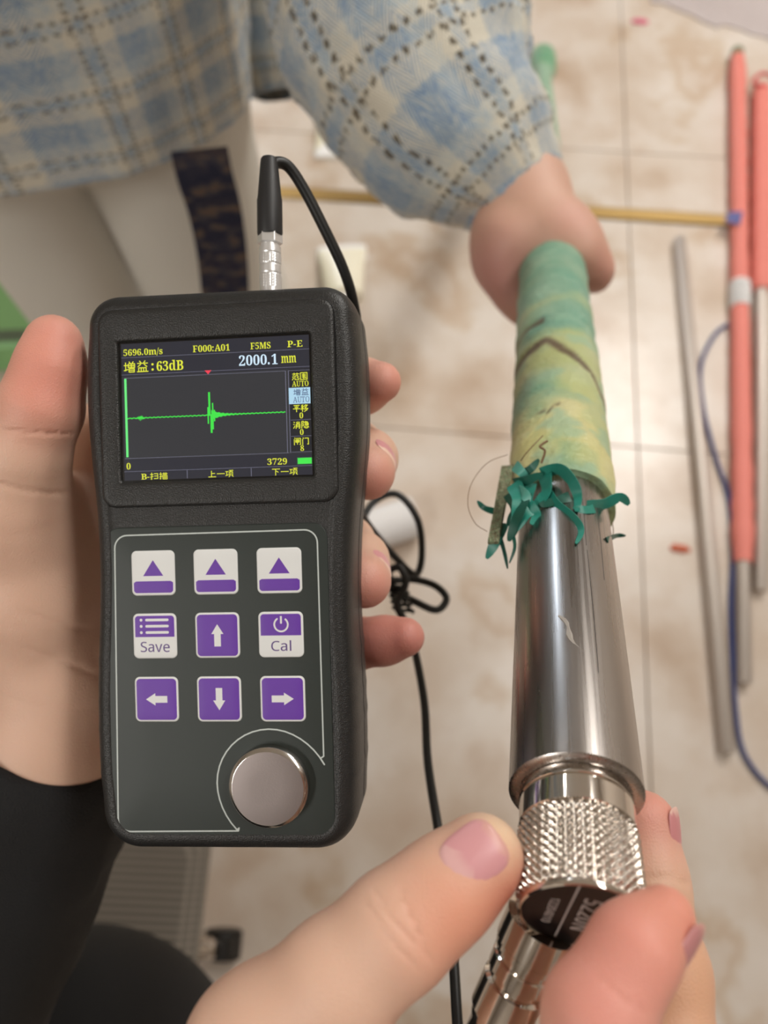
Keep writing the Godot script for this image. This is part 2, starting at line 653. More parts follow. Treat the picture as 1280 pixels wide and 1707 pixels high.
func make_materials() -> void:
	var fine := noise_tex(0.06, 3, [], 3, 256)
	var cell := noise_tex(0.09, 5, [], 2, 256, FastNoiseLite.TYPE_CELLULAR)
	M.white_paint = mat(rgb8(226, 224, 218), 0.8)
	M.wall = mat(rgb8(184, 175, 165), 0.85)
	M.grout = mat(rgb8(150, 136, 118), 0.9)
	var t := mat(Color.WHITE, 0.29)
	t.uv1_triplanar = true
	t.uv1_world_triplanar = true
	t.uv1_scale = Vector3.ONE * 0.62
	t.albedo_texture = noise_tex(0.006, 21, [[0.0, rgb8(196, 177, 160)], [0.3, rgb8(205, 190, 176)], [0.5, rgb8(211, 198, 186)], [0.7, rgb8(215, 204, 194)], [1.0, rgb8(221, 212, 204)]], 5, 1024, FastNoiseLite.TYPE_SIMPLEX_SMOOTH, 60.0)
	t.detail_enabled = true
	t.detail_blend_mode = BaseMaterial3D.BLEND_MODE_MUL
	var vein := noise_tex(0.0035, 44, [[0.0, rgb8(226, 212, 198)], [0.3, rgb8(252, 250, 248)], [0.5, rgb8(255, 255, 255)], [0.66, rgb8(255, 255, 255)], [0.78, rgb8(236, 224, 210)], [0.84, rgb8(250, 246, 242)], [1.0, rgb8(255, 255, 255)]], 5, 1024, FastNoiseLite.TYPE_SIMPLEX_SMOOTH, 30.0)
	t.detail_albedo = vein
	t.detail_uv_layer = BaseMaterial3D.DETAIL_UV_1
	M.tile = t
	M.brass = mat(rgb8(180, 150, 98), 0.36, 1.0)
	M.skin = mat(Color.WHITE, 0.5)
	M.skin.vertex_color_use_as_albedo = true
	M.skin.subsurf_scatter_enabled = true
	M.skin.subsurf_scatter_strength = 0.12
	grain(M.skin, cell, 90.0, 0.012)
	M.nail = mat(Color.WHITE, 0.36)
	M.nail.vertex_color_use_as_albedo = true
	M.case = grain(mat(rgb8(35, 35, 35), 0.42), cell, 110.0, 0.012)
	M.panel = mat(Color.WHITE, 0.5)
	M.disc = grain(mat(rgb8(140, 131, 129), 0.5, 0.85), fine, 90.0, 0.001)
	M.disc_rim = mat(rgb8(210, 206, 202), 0.16, 1.0)
	M.steel = mat(rgb8(176, 170, 166), 1.0, 1.0)
	grain(M.steel, noise_tex(0.05, 15, [], 4, 256), 1.0, 0.0006)
	M.steel.uv1_scale = Vector3(70, 1.2, 70)
	M.steel.roughness_texture = noise_tex(0.03, 16, [[0.0, Color(0.2, 0.2, 0.2)], [1.0, Color(0.36, 0.36, 0.36)]], 3, 256)
	M.chrome = mat(rgb8(222, 214, 206), 0.08, 1.0)
	M.knurl = mat(rgb8(222, 214, 206), 0.14, 1.0)
	M.plug = mat(rgb8(232, 232, 233), 0.36, 0.7)
	M.rubber = mat(rgb8(34, 34, 36), 0.5)
	M.cord = mat(rgb8(17, 18, 18), 0.42)
	M.wrap = mat(Color.WHITE, 0.42)
	M.wrap.vertex_color_use_as_albedo = true
	grain(M.wrap, fine, 25.0, 0.05)
	M.tape = mat(rgb8(36, 132, 116), 0.4)
	M.tape.backlight_enabled = true
	M.tape.backlight = Color(0.35, 0.35, 0.35)
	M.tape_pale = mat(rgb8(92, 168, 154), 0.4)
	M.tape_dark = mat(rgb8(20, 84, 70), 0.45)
	M.adhesive = grain(mat(Color.WHITE, 0.6), fine, 60.0, 0.1)
	M.adhesive.albedo_texture = noise_tex(0.03, 52, [[0.2, rgb8(92, 84, 60)], [0.45, rgb8(136, 132, 104)], [0.55, rgb8(96, 128, 92)], [0.75, rgb8(160, 156, 128)]], 4, 256)
	M.black_cloth = grain(mat(rgb8(20, 20, 22), 0.85), fine, 90.0, 0.03)
	M.black_trouser = grain(mat(rgb8(24, 23, 23), 0.9), fine, 90.0, 0.03)
	M.white_cloth = grain(mat(rgb8(214, 211, 203), 0.9), fine, 20.0, 0.05)
	M.red_wrap = grain(mat(rgb8(230, 134, 122), 0.55), fine, 14.0, 0.12)
	M.red_wrap2 = grain(mat(rgb8(206, 74, 78), 0.45), fine, 14.0, 0.12)
	M.bare = mat(rgb8(206, 196, 188), 0.5, 0.6)
	M.blue_wire = mat(rgb8(44, 62, 120), 0.5)
	M.white_plastic = mat(rgb8(250, 249, 250), 0.3)
	M.tube_body = mat(rgb8(249, 243, 222), 0.3)
	M.paper_white = mat(rgb8(232, 230, 230), 0.7)
	M.green_box = mat(rgb8(150, 206, 140), 0.5)
	M.green_gap = mat(rgb8(110, 128, 108), 0.6)
	M.chair_frame = mat(rgb8(26, 24, 23), 0.5)
	M.grey_cloth = grain(mat(rgb8(190, 179, 178), 0.9), fine, 10.0, 0.2)
	M.pink = mat(rgb8(214, 106, 134), 0.6)
	M.orange = mat(rgb8(196, 96, 64), 0.6)
	M.blue_tag = mat(rgb8(86, 90, 148), 0.6)
	M.paper_smear = mat(rgb8(166, 159, 152), 0.5)
	M.glass_black = mat(rgb8(8, 8, 9), 0.2)
	M.pane = mat(Color(1, 1, 1, 0.06), 0.0)
	M.pane.transparency = BaseMaterial3D.TRANSPARENCY_ALPHA
	M.thread = mat(rgb8(120, 92, 66), 0.8)

# ---------------------------------------------------------------- the room
func ceiling_light(at: Vector3, power: float, label: String) -> void:
	var o := thing("ceiling_light", label, "ceiling light", at, "long ceiling light panels")
	part("housing", box(Vector3(0.24, 0.04, 1.3), Vector3(0, 0.0, 0), 0.008), M.white_paint, o, o.global_transform)
	var glow := mat(Color(0.9, 0.9, 0.88), 0.4)
	glow.emission_enabled = true
	glow.emission = Color(1.0, 0.985, 0.96)
	glow.emission_energy_multiplier = 3.0 * power
	part("diffuser", box(Vector3(0.2, 0.012, 1.24), Vector3(0, -0.025, 0), 0.003), glow, o, o.global_transform)
	var l := AreaLight3D.new()
	l.name = "lamp"
	l.area_size = Vector2(0.2, 1.24)
	l.light_energy = LAMP_ENERGY * power
	l.light_color = Color(1.0, 0.985, 0.96)
	l.area_range = 20.0
	l.shadow_enabled = true
	o.add_child(l)
	l.transform = Transform3D(Basis(Vector3.RIGHT, -PI / 2), Vector3(0, -0.036, 0))

const LAMP_ENERGY := 3.0
const FLOOR_TURN := -7.5
const STRIP_FWD := 1.39

func build_room() -> void:
	front_wall()
	var slab := part("floor", box(Vector3(6.4, 0.1, 10.4), Vector3(0, -0.056, -2.8), 0.002), M.grout, self)
	tag(slab, "polished beige marble tile floor under everything", "", "", "structure")
	# tiles: rows counted from the brass strip; laid a few degrees off the lens axis
	var turn := Transform3D(Basis(Vector3.UP, deg_to_rad(FLOOR_TURN)), Vector3(0.62, 0, -STRIP_FWD))
	var size := 1.2
	var rows := [[0.02, 0.215], [0.215, 1.415], [1.415, 2.615], [-0.66, -0.02], [-1.86, -0.66], [-3.06, -1.86]]
	for r in rows:
		for k in range(-3, 3):
			var x0 := 0.018 + k * size
			var a := Vector2(x0 + 0.0012, r[0] + 0.0012)
			var b := Vector2(x0 + size - 0.0012, r[1] - 0.0012)
			var mesh := box(Vector3(b.x - a.x, 0.01, b.y - a.y), Vector3((a.x + b.x) / 2, -0.005, -(a.y + b.y) / 2), 0.0012)
			part("tile", mesh, M.tile, slab, turn)
	var strip := part("trim_1", box(Vector3(6.2, 0.008, 0.034), Vector3(-0.2, 0.0, 0), 0.002), M.brass, self, turn)
	tag(strip, "narrow brass strip let into the tile floor", "", "", "structure")
	for w in [["wall_left", Vector3(0.1, 2.9, 10.4), Vector3(-3.15, 1.4, -2.8)], ["wall_right", Vector3(0.1, 2.9, 10.4), Vector3(3.15, 1.4, -2.8)], ["wall_back", Vector3(6.4, 2.9, 0.1), Vector3(0, 1.4, 2.35)], ["ceiling", Vector3(6.4, 0.1, 10.4), Vector3(0, 2.86, -2.8)]]:
		var o := part(w[0], box(w[1], w[2], 0.002), M.white_paint if w[0] == "ceiling" else M.wall, self)
		tag(o, "plain white ceiling" if w[0] == "ceiling" else "plain off-white wall", "", "", "structure")

func front_wall() -> void:
	# the far wall has a tall narrow window, which the steel mirrors
	const X0 := -1.75
	const X1 := -0.95
	const Y0 := 0.35
	const Y1 := 2.45
	var bits := [box(Vector3(X0 + 3.2, 2.9, 0.1), Vector3((X0 - 3.2) / 2, 1.4, 0), 0.001), box(Vector3(3.2 - X1, 2.9, 0.1), Vector3((X1 + 3.2) / 2, 1.4, 0), 0.001), box(Vector3(X1 - X0, Y0 + 0.05, 0.1), Vector3((X0 + X1) / 2, (Y0 - 0.05) / 2, 0), 0.001), box(Vector3(X1 - X0, 2.85 - Y1, 0.1), Vector3((X0 + X1) / 2, (Y1 + 2.85) / 2, 0), 0.001)]
	var at := Transform3D(Basis(), Vector3(0, 0, -7.95))
	tag(part("wall_front", merged(bits), M.wall, self, at), "plain off-white far wall with a tall window", "", "", "structure")
	var cx := (X0 + X1) / 2
	var cy := (Y0 + Y1) / 2
	var fr := [box(Vector3(0.05, Y1 - Y0, 0.07), Vector3(X0 + 0.025, cy, 0), 0.006), box(Vector3(0.05, Y1 - Y0, 0.07), Vector3(X1 - 0.025, cy, 0), 0.006), box(Vector3(X1 - X0, 0.05, 0.07), Vector3(cx, Y0 + 0.025, 0), 0.006), box(Vector3(X1 - X0, 0.05, 0.07), Vector3(cx, Y1 - 0.025, 0), 0.006)]
	var w := part("window_1", merged(fr), M.white_paint, self, at)
	tag(w, "tall narrow window in the far wall", "", "", "structure")
	part("pane", box(Vector3(X1 - X0 - 0.1, Y1 - Y0 - 0.1, 0.006), Vector3(cx, cy, 0), 0.001), M.pane, w, at)

# ---------------------------------------------------------------- what lies on the floor
func bar_between(a: Vector3, b: Vector3, r: float, sides := 28) -> ArrayMesh:
	var d := (b - a).normalized()
	var pts := [a, a + d * 0.0002, a + d * 0.0022, b - d * 0.0022, b - d * 0.0002, b]
	return tube(pts, [r - 0.002, r - 0.002, r, r, r - 0.002, r - 0.002], sides)

func wrapped(a: Vector3, b: Vector3, r: float, seed_n: int) -> ArrayMesh:
	var n := FastNoiseLite.new()
	n.seed = seed_n
	n.frequency = 9.0
	var pts := []
	var rad := []
	for i in 60:
		var t := i / 59.0
		pts.append(a.lerp(b, t))
		var e := minf(t, 1.0 - t) * 59.0
		var turns := absf(fposmod(t * a.distance_to(b) / 0.05, 1.0) - 0.5)
		rad.append((r + n.get_noise_2d(t * 3.0, 0.0) * 0.003 + turns * 0.0015) * (0.84 + 0.16 * minf(e / 2.0, 1.0)))
	return tube(pts, rad, 28)

func build_floor_things() -> void:
	var a := on_floor(1132, 398, 0.0138)
	var b := on_floor(1212, 1255, 0.0138)
	piece("steel_rod", bar_between(a, b, 0.0138), M.bare, "long bare steel rod lying on the tiles beside the red-wrapped rods", "rod", Transform3D())
	# first red-wrapped rod, bare at its lower end
	a = on_floor(1229, 96, 0.021)
	b = on_floor(1240, 1140, 0.014)
	var o := thing("wrapped_rod", "red-wrapped rod with a pale paper band and the longer bare end pointing down", "rod", Vector3(a.x, 0, a.z), "red-wrapped rods on the floor")
	part("steel_bar", bar_between(a.lerp(b, 0.02), b, 0.0138), M.bare, o)
	part("wrap", wrapped(a, a.lerp(b, 0.86), 0.0205, 4), M.red_wrap, o)
	var m := a.lerp(b, 0.475)
	var d := (b - a).normalized()
	var lab := part("paper_band", tube([m - d * 0.036, m - d * 0.034, m, m + d * 0.034, m + d * 0.036], [0.0226, 0.0234, 0.0235, 0.0234, 0.0226], 28), M.paper_white, o, Transform3D(), "white paper band with dark scribbles")
	for k in 6:
		var at := m + d * (-0.028 + k * 0.011)
		var pts := []
		for j in 7:
			var ang := 0.4 + j * 0.22 + (k % 3) * 0.13
			pts.append(at + d * (0.004 * sin(j * 2.1 + k)) + (Vector3.UP * sin(ang) + Vector3.LEFT * cos(ang)) * 0.0239)
		part("scribble", tube(pts, 0.0009, 5), M.rubber, lab)
	part("end_cap", tube([a - d * 0.03, a - d * 0.028, a + d * 0.004], [0.012, 0.016, 0.018], 20), M.adhesive, o)
	var tagc := a.lerp(b, 0.345) + Vector3(-0.018, 0.02, 0)
	part("blue_tag", ribbon([tagc + Vector3(-0.012, 0.0, 0.02), tagc + Vector3(-0.002, 0.003, 0.0), tagc + Vector3(0.02, 0.002, -0.012)], [Vector3(0.4, 0, 1), Vector3(0.2, 0, 1), Vector3(0.2, 0, 1)], [0.036, 0.034, 0.002], 0.001), M.blue_tag, o)
	# second, its bare end showing higher up
	a = on_floor(1269, 148, 0.02)
	b = on_floor(1268, 985, 0.0138)
	var o2 := thing("wrapped_rod", "red-wrapped rod at the right whose bare end stops short beside the other red rod", "rod", Vector3(a.x, 0, a.z), "red-wrapped rods on the floor")
	part("steel_bar", bar_between(a.lerp(b, 0.02), b, 0.0138), M.bare, o2)
	part("wrap", wrapped(a, a.lerp(b, 0.48), 0.023, 11), M.red_wrap, o2)
	part("red_thread", tube(smooth_path([a + Vector3(0, 0.02, 0.02), a + Vector3(-0.03, 0.02, 0.0), a + Vector3(0.0, 0.022, -0.03), a + Vector3(0.05, 0.005, -0.03), a + Vector3(0.1, 0.004, -0.01)]), 0.005, 8), M.red_wrap2, o2)
	# blue wire
	var w := []
	for p in [[1212, 541], [1190, 560], [1168, 610], [1172, 680], [1192, 760], [1214, 830], [1221, 920], [1218, 1010], [1221, 1100], [1226, 1180], [1236, 1245], [1262, 1290], [1300, 1325]]:
		w.append(on_floor(p[0], p[1], 0.006))
	piece("blue_wire", tube(smooth_path(w), 0.0045, 8), M.blue_wire, "thin blue wire snaking between the bare rod and the red-wrapped rods", "wire")
	# small scraps
	scrap("orange_scrap", on_floor(1133, 915), 0.017, M.orange, "small orange-brown scrap alone on the tiles left of the bare rod", "scrap")
	scrap("pink_scrap", on_floor(1066, 37), 0.02, M.pink, "small pink scrap near the grey cloth on the floor", "scrap")
	# two white squeeze tubes
	squeeze_tube(on_floor(550, 264), on_floor(552, 160), "white squeeze tube mostly hidden behind the plaid sleeve", 0.04)
	squeeze_tube(on_floor(570, 416), on_floor(577, 540), "white squeeze tube with a pale yellow body behind the gauge", 0.06)
	# white roll under the cable loops
	var c := on_floor(650, 874, 0.042)
	var ax := (on_floor(690, 862, 0.042) - on_floor(610, 888, 0.042)).normalized()
	var roll := thing("paper_roll", "short white roll lying on the floor behind the cable loops", "roll", Vector3(c.x, 0, c.z))
	var pts := []
	var rad := []
	for q in [[-0.055, 0.034], [-0.055, 0.036], [-0.053, 0.042], [0.053, 0.042], [0.055, 0.036], [0.055, 0.034]]:
		pts.append(c + ax * (q[0] as float)); rad.append(q[1])
	part("roll_body", tube(pts, rad, 40, false), M.paper_white, roll)
	part("core", tube([c - ax * 0.052, c + ax * 0.052], [0.035, 0.035], 32, true), M.grey_cloth, roll)
	# green two-tier storage box
	var g := thing("storage_box", "light green two-tier plastic storage box at the left by the white trousers", "box", Vector3(-0.96, 0, -1.19))
	part("lower_tier", box(Vector3(0.6, 0.105, 0.42), Vector3(0, 0.0525, 0), 0.012), M.green_box, g, g.global_transform)
	part("seam", box(Vector3(0.58, 0.05, 0.40), Vector3(0, 0.125, 0), 0.004), M.green_gap, g, g.global_transform)
	part("upper_tier", box(Vector3(0.6, 0.215, 0.42), Vector3(0, 0.2525, 0), 0.012), M.green_box, g, g.global_transform)
	# crumpled grey cloth at the top right
	var n := FastNoiseLite.new()
	n.seed = 9
	n.frequency = 6.0
	var corner := [on_floor(1085, 6), on_floor(1300, 70), on_floor(1330, -120), on_floor(1060, -140)]
	var rings := []
	for i in 25:
		var top := []
		var low := []
		for j in 25:
			var u := i / 24.0
			var v := j / 24.0
			var p: Vector3 = (corner[0] as Vector3).lerp(corner[1], u).lerp((corner[3] as Vector3).lerp(corner[2], u), v)
			var h := (0.02 + 0.02 * n.get_noise_2d(p.x * 1.5, p.z * 1.5) + 0.012 * sin(v * 9.0 + 3.0 * n.get_noise_2d(p.x, p.z))) * smoothstep(-0.1, 0.35, v)
			p += Vector3(0, 0, 0.06 * n.get_noise_2d(u * 0.35, 5.0)) * (1.0 - v)
			top.append(p + Vector3.UP * maxf(h, 0.004))
			low.append(p + Vector3.UP * maxf(h - 0.003, 0.001))
		low.reverse()
		rings.append(top + low)
	piece("grey_cloth", loft(rings, true, true, [], [], 0.3), M.grey_cloth, "rumpled pale grey cloth lying on the floor at the far end", "cloth")
	office_chair()

func scrap(n: String, at: Vector3, r: float, m: Material, label: String, cat: String) -> void:
	var rings := []
	for q in [[0.7, 0.0005], [1.0, 0.002], [0.8, 0.006], [0.3, 0.007]]:
		var ring := []
		for j in 12:
			var a := -TAU * j / 12
			var k := 1.0 + 0.3 * sin(a * 2 + 1) + 0.15 * sin(a * 5)
			ring.append(at + Vector3(cos(a) * r * k * q[0], q[1], sin(a) * r * 0.7 * k * q[0]))
		rings.append(ring)
	piece(n, loft(rings, true, true, [], [], 0.2), m, label, cat)

func squeeze_tube(flat_end: Vector3, cap_end: Vector3, label: String, half: float) -> void:
	var o := thing("squeeze_tube", label, "tube", flat_end)
	var d := (cap_end - flat_end)
	var len := d.length()
	d /= len
	var side := d.cross(Vector3.UP).normalized()
	var body := []
	for i in 14:
		var t := i / 13.0
		var w := lerpf(half, half * 0.72, t)
		var h := lerpf(0.003, half * 0.62, pow(t, 0.7))
		body.append(oval(flat_end + d * (len * 0.8 * t) + Vector3.UP * (h + 0.001), side, w, h))
	body.append(oval(flat_end + d * (len * 0.83) + Vector3.UP * (half * 0.63), side, half * 0.5, half * 0.5))
	part("tube_body", loft(body, true, true), M.tube_body, o)
	var crimp := []
	for q in [[-0.004, 0.96], [-0.002, 1.01], [0.036, 0.99], [0.044, 0.96]]:
		crimp.append(oval(flat_end + d * (q[0] as float) + Vector3.UP * 0.006, side, half * (q[1] as float) * 1.01, 0.006 + maxf(q[0], 0.0) * 0.25))
	part("crimped_end", loft(crimp), M.white_plastic, o)
	var cap := []
	for q in [[0.83, 0.42], [0.835, 0.46], [0.98, 0.42], [1.0, 0.36]]:
		cap.append(oval(flat_end + d * (len * (q[0] as float)) + Vector3.UP * (half * 0.63), side, half * (q[1] as float), half * (q[1] as float)))
	part("cap", loft(cap), M.white_plastic, o)

func oval(c: Vector3, side: Vector3, w: float, h: float, n := 28) -> Array:
	var out := []
	for j in n:
		var a := TAU * j / n
		out.append(c + side * (cos(a) * w) + Vector3.UP * (sin(a) * h))
	return out

func office_chair() -> void:
	# grey mesh seat in front of the black coat, its chrome foot and castor below
	var edge := cp(318, 1560, 850)
	var top := edge.y
	var fl := on_floor(350, 1580)
	var tip0 := on_floor(372, 1574, 0.03)
	var hub := Vector3(edge.x - 0.31, 0, tip0.z + 0.0)
	var arm := tip0.x - hub.x
	var o := thing("office_chair", "office chair with grey woven mesh seat and chrome foot on black castors", "chair", hub)
	var im := Image.create(128, 128, false, Image.FORMAT_RGB8)
	for y in 128:
		for x in 128:
			var rib := 0.5 + 0.5 * sin(TAU * y / 16.0)
			var thread := 0.5 + 0.5 * sin(TAU * (x + (4 if (y / 8) % 2 else 0)) / 8.0)
			im.set_pixel(x, y, rgb8(92, 86, 78).lerp(rgb8(164, 154, 142), rib * (0.45 + 0.55 * thread)))
	var wm := mat(Color.WHITE, 0.8)
	wm.albedo_texture = ImageTexture.create_from_image(im)
	wm.uv1_triplanar = true
	wm.uv1_scale = Vector3.ONE * 15.0
	var yaw := Transform3D(Basis(Vector3.UP, deg_to_rad(-4)), Vector3(hub.x, 0, hub.z))
	part("seat", box(Vector3(0.62, 0.05, 0.4), Vector3(0, top - 0.025, 0), 0.02), wm, o, yaw)
	part("seat_rim", box(Vector3(0.61, 0.03, 0.39), Vector3(0, top - 0.05, 0), 0.012), M.chair_frame, o, yaw)
	part("gas_column", tube([Vector3(0, 0.12, 0), Vector3(0, top - 0.05, 0)], 0.025, 20), M.chrome, o, yaw)
	var tips := []
	for k in 5:
		var a := deg_to_rad(4.0 + 72.0 * k)
		tips.append(Vector3(cos(a) * arm, 0, -sin(a) * arm))
	for t in tips:
		part("foot", tube([Vector3(0, 0.13, 0), t * 0.5 + Vector3.UP * 0.11, t * 0.97 + Vector3.UP * 0.085, t + Vector3.UP * 0.085], [0.024, 0.02, 0.017, 0.012], 14), M.chrome, o, yaw)
		var cast := part("castor", tube([t + Vector3(-0.0, 0.03, 0.022), t + Vector3(0, 0.03, 0.02), t + Vector3(0, 0.03, -0.02), t + Vector3(0, 0.03, -0.022)], [0.026, 0.03, 0.03, 0.026], 24), M.chair_frame, o, yaw)
		part("castor_hood", tube([t + Vector3(0.0, 0.055, 0.014), t + Vector3(0, 0.058, -0.014)], [0.024, 0.024], 14), M.chair_frame, cast, yaw)
		part("pivot", tube([t + Vector3.UP * 0.05, t + Vector3.UP * 0.095], 0.007, 10), M.chrome, cast, yaw)

# ---------------------------------------------------------------- the long wrapped rod
var ROD_A := Vector3(61.0, 209.5, -291.0).normalized()      # lens axes, from the near end away
var ROD_0 := Vector3(41.8, -62.0, -161.0)
var ROD_T := Vector3.ZERO                                     # across the rod, towards the lens
var ROD_R := Vector3.ZERO

func rod_frame() -> Transform3D:                              # local Y runs along the rod towards the near end
	var y := -(cam_basis * ROD_A)
	var x := cam_basis * Vector3.RIGHT
	x = (x - y * x.dot(y)).normalized()
	return Transform3D(Basis(x, y, x.cross(y)), cv(ROD_0))

func rod_pt(s: float, deg: float, r: float) -> Vector3:       # s mm from the near end, deg round the rod from the lens side to the right
	var a := deg_to_rad(deg)
	return cv(ROD_0 + ROD_A * s + (ROD_T * cos(a) + ROD_R * sin(a)) * r)

func axis_depth(py: float) -> float:                          # mm from the lens plane to the rod's axis where it crosses row py
	var v := -(py - 853.5) / F
	return -ROD_0.z - ROD_A.z * (v * -ROD_0.z - ROD_0.y) / (ROD_A.y + v * ROD_A.z)

func bar_depth(px: float, py: float) -> float:                # where the line of sight through a pixel meets the steel bar
	var d := Vector3((px - 640.0) / F, -(py - 853.5) / F, -1.0)
	var dp := d - ROD_A * d.dot(ROD_A)
	var op := -ROD_0 - ROD_A * (-ROD_0).dot(ROD_A)
	var a := dp.dot(dp)
	var b := dp.dot(op)
	var c := op.dot(op) - 14.5 * 14.5
	return 1e6 if b * b < a * c else (-b - sqrt(b * b - a * c)) / a

func build_rod() -> void:
	var v := -ROD_0.normalized()
	ROD_T = (v - ROD_A * v.dot(ROD_A)).normalized()
	ROD_R = ROD_A.cross(ROD_T)
	var f := rod_frame()
	var o := thing("wrapped_rod", "long steel rod held up to the probe, wrapped in torn green tape", "rod", f.origin)
	part("steel_bar", lathe([[11.0, 0.0], [13.8, 0.0], [14.5, -0.6], [14.5, -60.0], [14.5, -200.0], [14.5, -460.0], [11.5, -520.0], [11.5, -1990.0]], 96), M.steel, o, f)
	# dull smear of dried couplant and a few fine scratches
	var smear := []
	var sr := []
	for i in 12:
		var t := i / 11.0
		smear.append(rod_pt(lerpf(42, 26, t), lerpf(-9, 17, t) + 3.0 * sin(t * 9.0), 14.2))
		sr.append(0.0003 + 0.0008 * sin(PI * minf(t * 1.2 + 0.1, 1.0)) * (0.6 + 0.4 * sin(t * 17.0)))
	part("smear", tube(smear, sr, 6), M.paper_smear, o, Transform3D(), "pale smear of dried paste on the steel")
	for q in [[100, 24, 72, 24.5], [70, 25, 24, 26], [95, 45, 60, 44]]:
		part("scratch", tube([rod_pt(q[0], q[1], 14.46), rod_pt((q[0] + q[2]) / 2.0, (q[1] + q[3]) / 2.0 + 0.6, 14.47), rod_pt(q[2], q[3], 14.46)], 0.0001, 5), M.rubber, o)
	# the wrapping
	var n := FastNoiseLite.new()
	n.seed = 12
	n.frequency = 0.03
	n.fractal_octaves = 4
	var n2 := FastNoiseLite.new()
	n2.seed = 31
	n2.frequency = 0.012
	var ss := []
	var s := 108.0
	while s < 470.0:
		ss.append(s); s += 2.0
	while s < 2004.0:
		ss.append(s); s += 14.0
	var sides := 90
	var rings := []
	var cols := []
	var lead := []
	var leadc := []
	for j in sides:
		lead.append(rod_pt(110.5, 360.0 * j / sides, 14.7)); leadc.append(Color(0.1, 0.11, 0.07))
	rings.append(lead)
	cols.append(leadc)
	for q in ss:
		var ring := []
		var row := []
		var base := sample([[108, 16.6], [130, 17.9], [160, 18.2], [210, 18.3], [280, 18.8], [370, 19.3], [430, 18.5], [520, 13.5], [1500, 13.0], [1640, 26.0], [1880, 29.0], [1960, 24.0], [2000, 10.0]], q)
		for j in sides:
			var deg := 360.0 * j / sides - 180.0
			var a := deg_to_rad(deg)
			var px := Vector3(cos(a) * 17.0, sin(a) * 17.0, q)
			var k := n.get_noise_3dv(px)
			var kk := n2.get_noise_3dv(px * 1.6)
			var hel := fposmod((q + deg * 0.11 + 4.0 * kk) / 27.0, 1.0)
			var r := base + 0.9 * k + 0.55 * hel + 0.5 * n.get_noise_3dv(px * 2.7)
			# colours of the tape: green dye, yellowed lacquer, brown seams
			var green := rgb8(134, 172, 148).lerp(rgb8(108, 162, 140), clampf(0.5 + 1.6 * kk, 0, 1))
			var pale := rgb8(198, 194, 122).lerp(rgb8(206, 202, 152), clampf(0.5 + k, 0, 1))
			var y := clampf(1.15 - absf(q - 130.0) / 36.0 + 1.3 * k, 0.0, 1.0)
			y = maxf(y, clampf(0.25 + 2.6 * n2.get_noise_3dv(px * 0.9 + Vector3(50, 0, 0)), 0, 0.75) * smoothstep(340, 200, q))
			y = maxf(y, 0.5 * clampf(1.0 - absf(q - 262.0 - 0.12 * deg) / 10.0 + 2.0 * k, 0, 1))
			var c := green.lerp(pale, y)
			c = c.lerp(rgb8(150, 186, 160), clampf(3.0 * n.get_noise_3dv(px * 1.7 + Vector3(0, 90, 0)) - 0.4, 0, 0.6))
			var seams := [[212.0 - 0.42 * absf(deg + 12.0) * (1.0 if deg > -12.0 else 0.2), 5.0, -80.0, 95.0], [240.0 + 0.05 * deg, 2.6, -85.0, -15.0], [146.0 + 0.25 * absf(deg + 12), 1.2, -26.0, 2.0]]
			for m in seams:
				if deg > m[2] and deg < m[3]:
					var w: float = absf(q - m[0] - 3.0 * k) / m[1]
					if w < 1.0:
						c = c.lerp(rgb8(98, 80, 64), 0.9 * minf(1.0, 2.2 * (1.0 - w)))
						r -= 0.5 * (1.0 - w * w)
			if q > 1960.0: c = c.lerp(rgb8(40, 84, 64), 0.8)
			elif q > 470.0 and q < 1560.0: c = rgb8(150, 184, 158).lerp(rgb8(134, 176, 148), clampf(0.5 + k * 2.0, 0, 1))
			elif q >= 1560.0: c = rgb8(88, 160, 126).lerp(rgb8(150, 170, 110), clampf(2.0 * k, 0, 1))
			ring.append(rod_pt(q, deg, r))
			row.append(c.srgb_to_linear())
		rings.append(ring)
		cols.append(row)
	var wrap := part("tape_wrap", loft(rings, false, true, [], cols, 0.2), M.wrap, o, Transform3D(), "green and yellowed tape wrapping with brown seams")
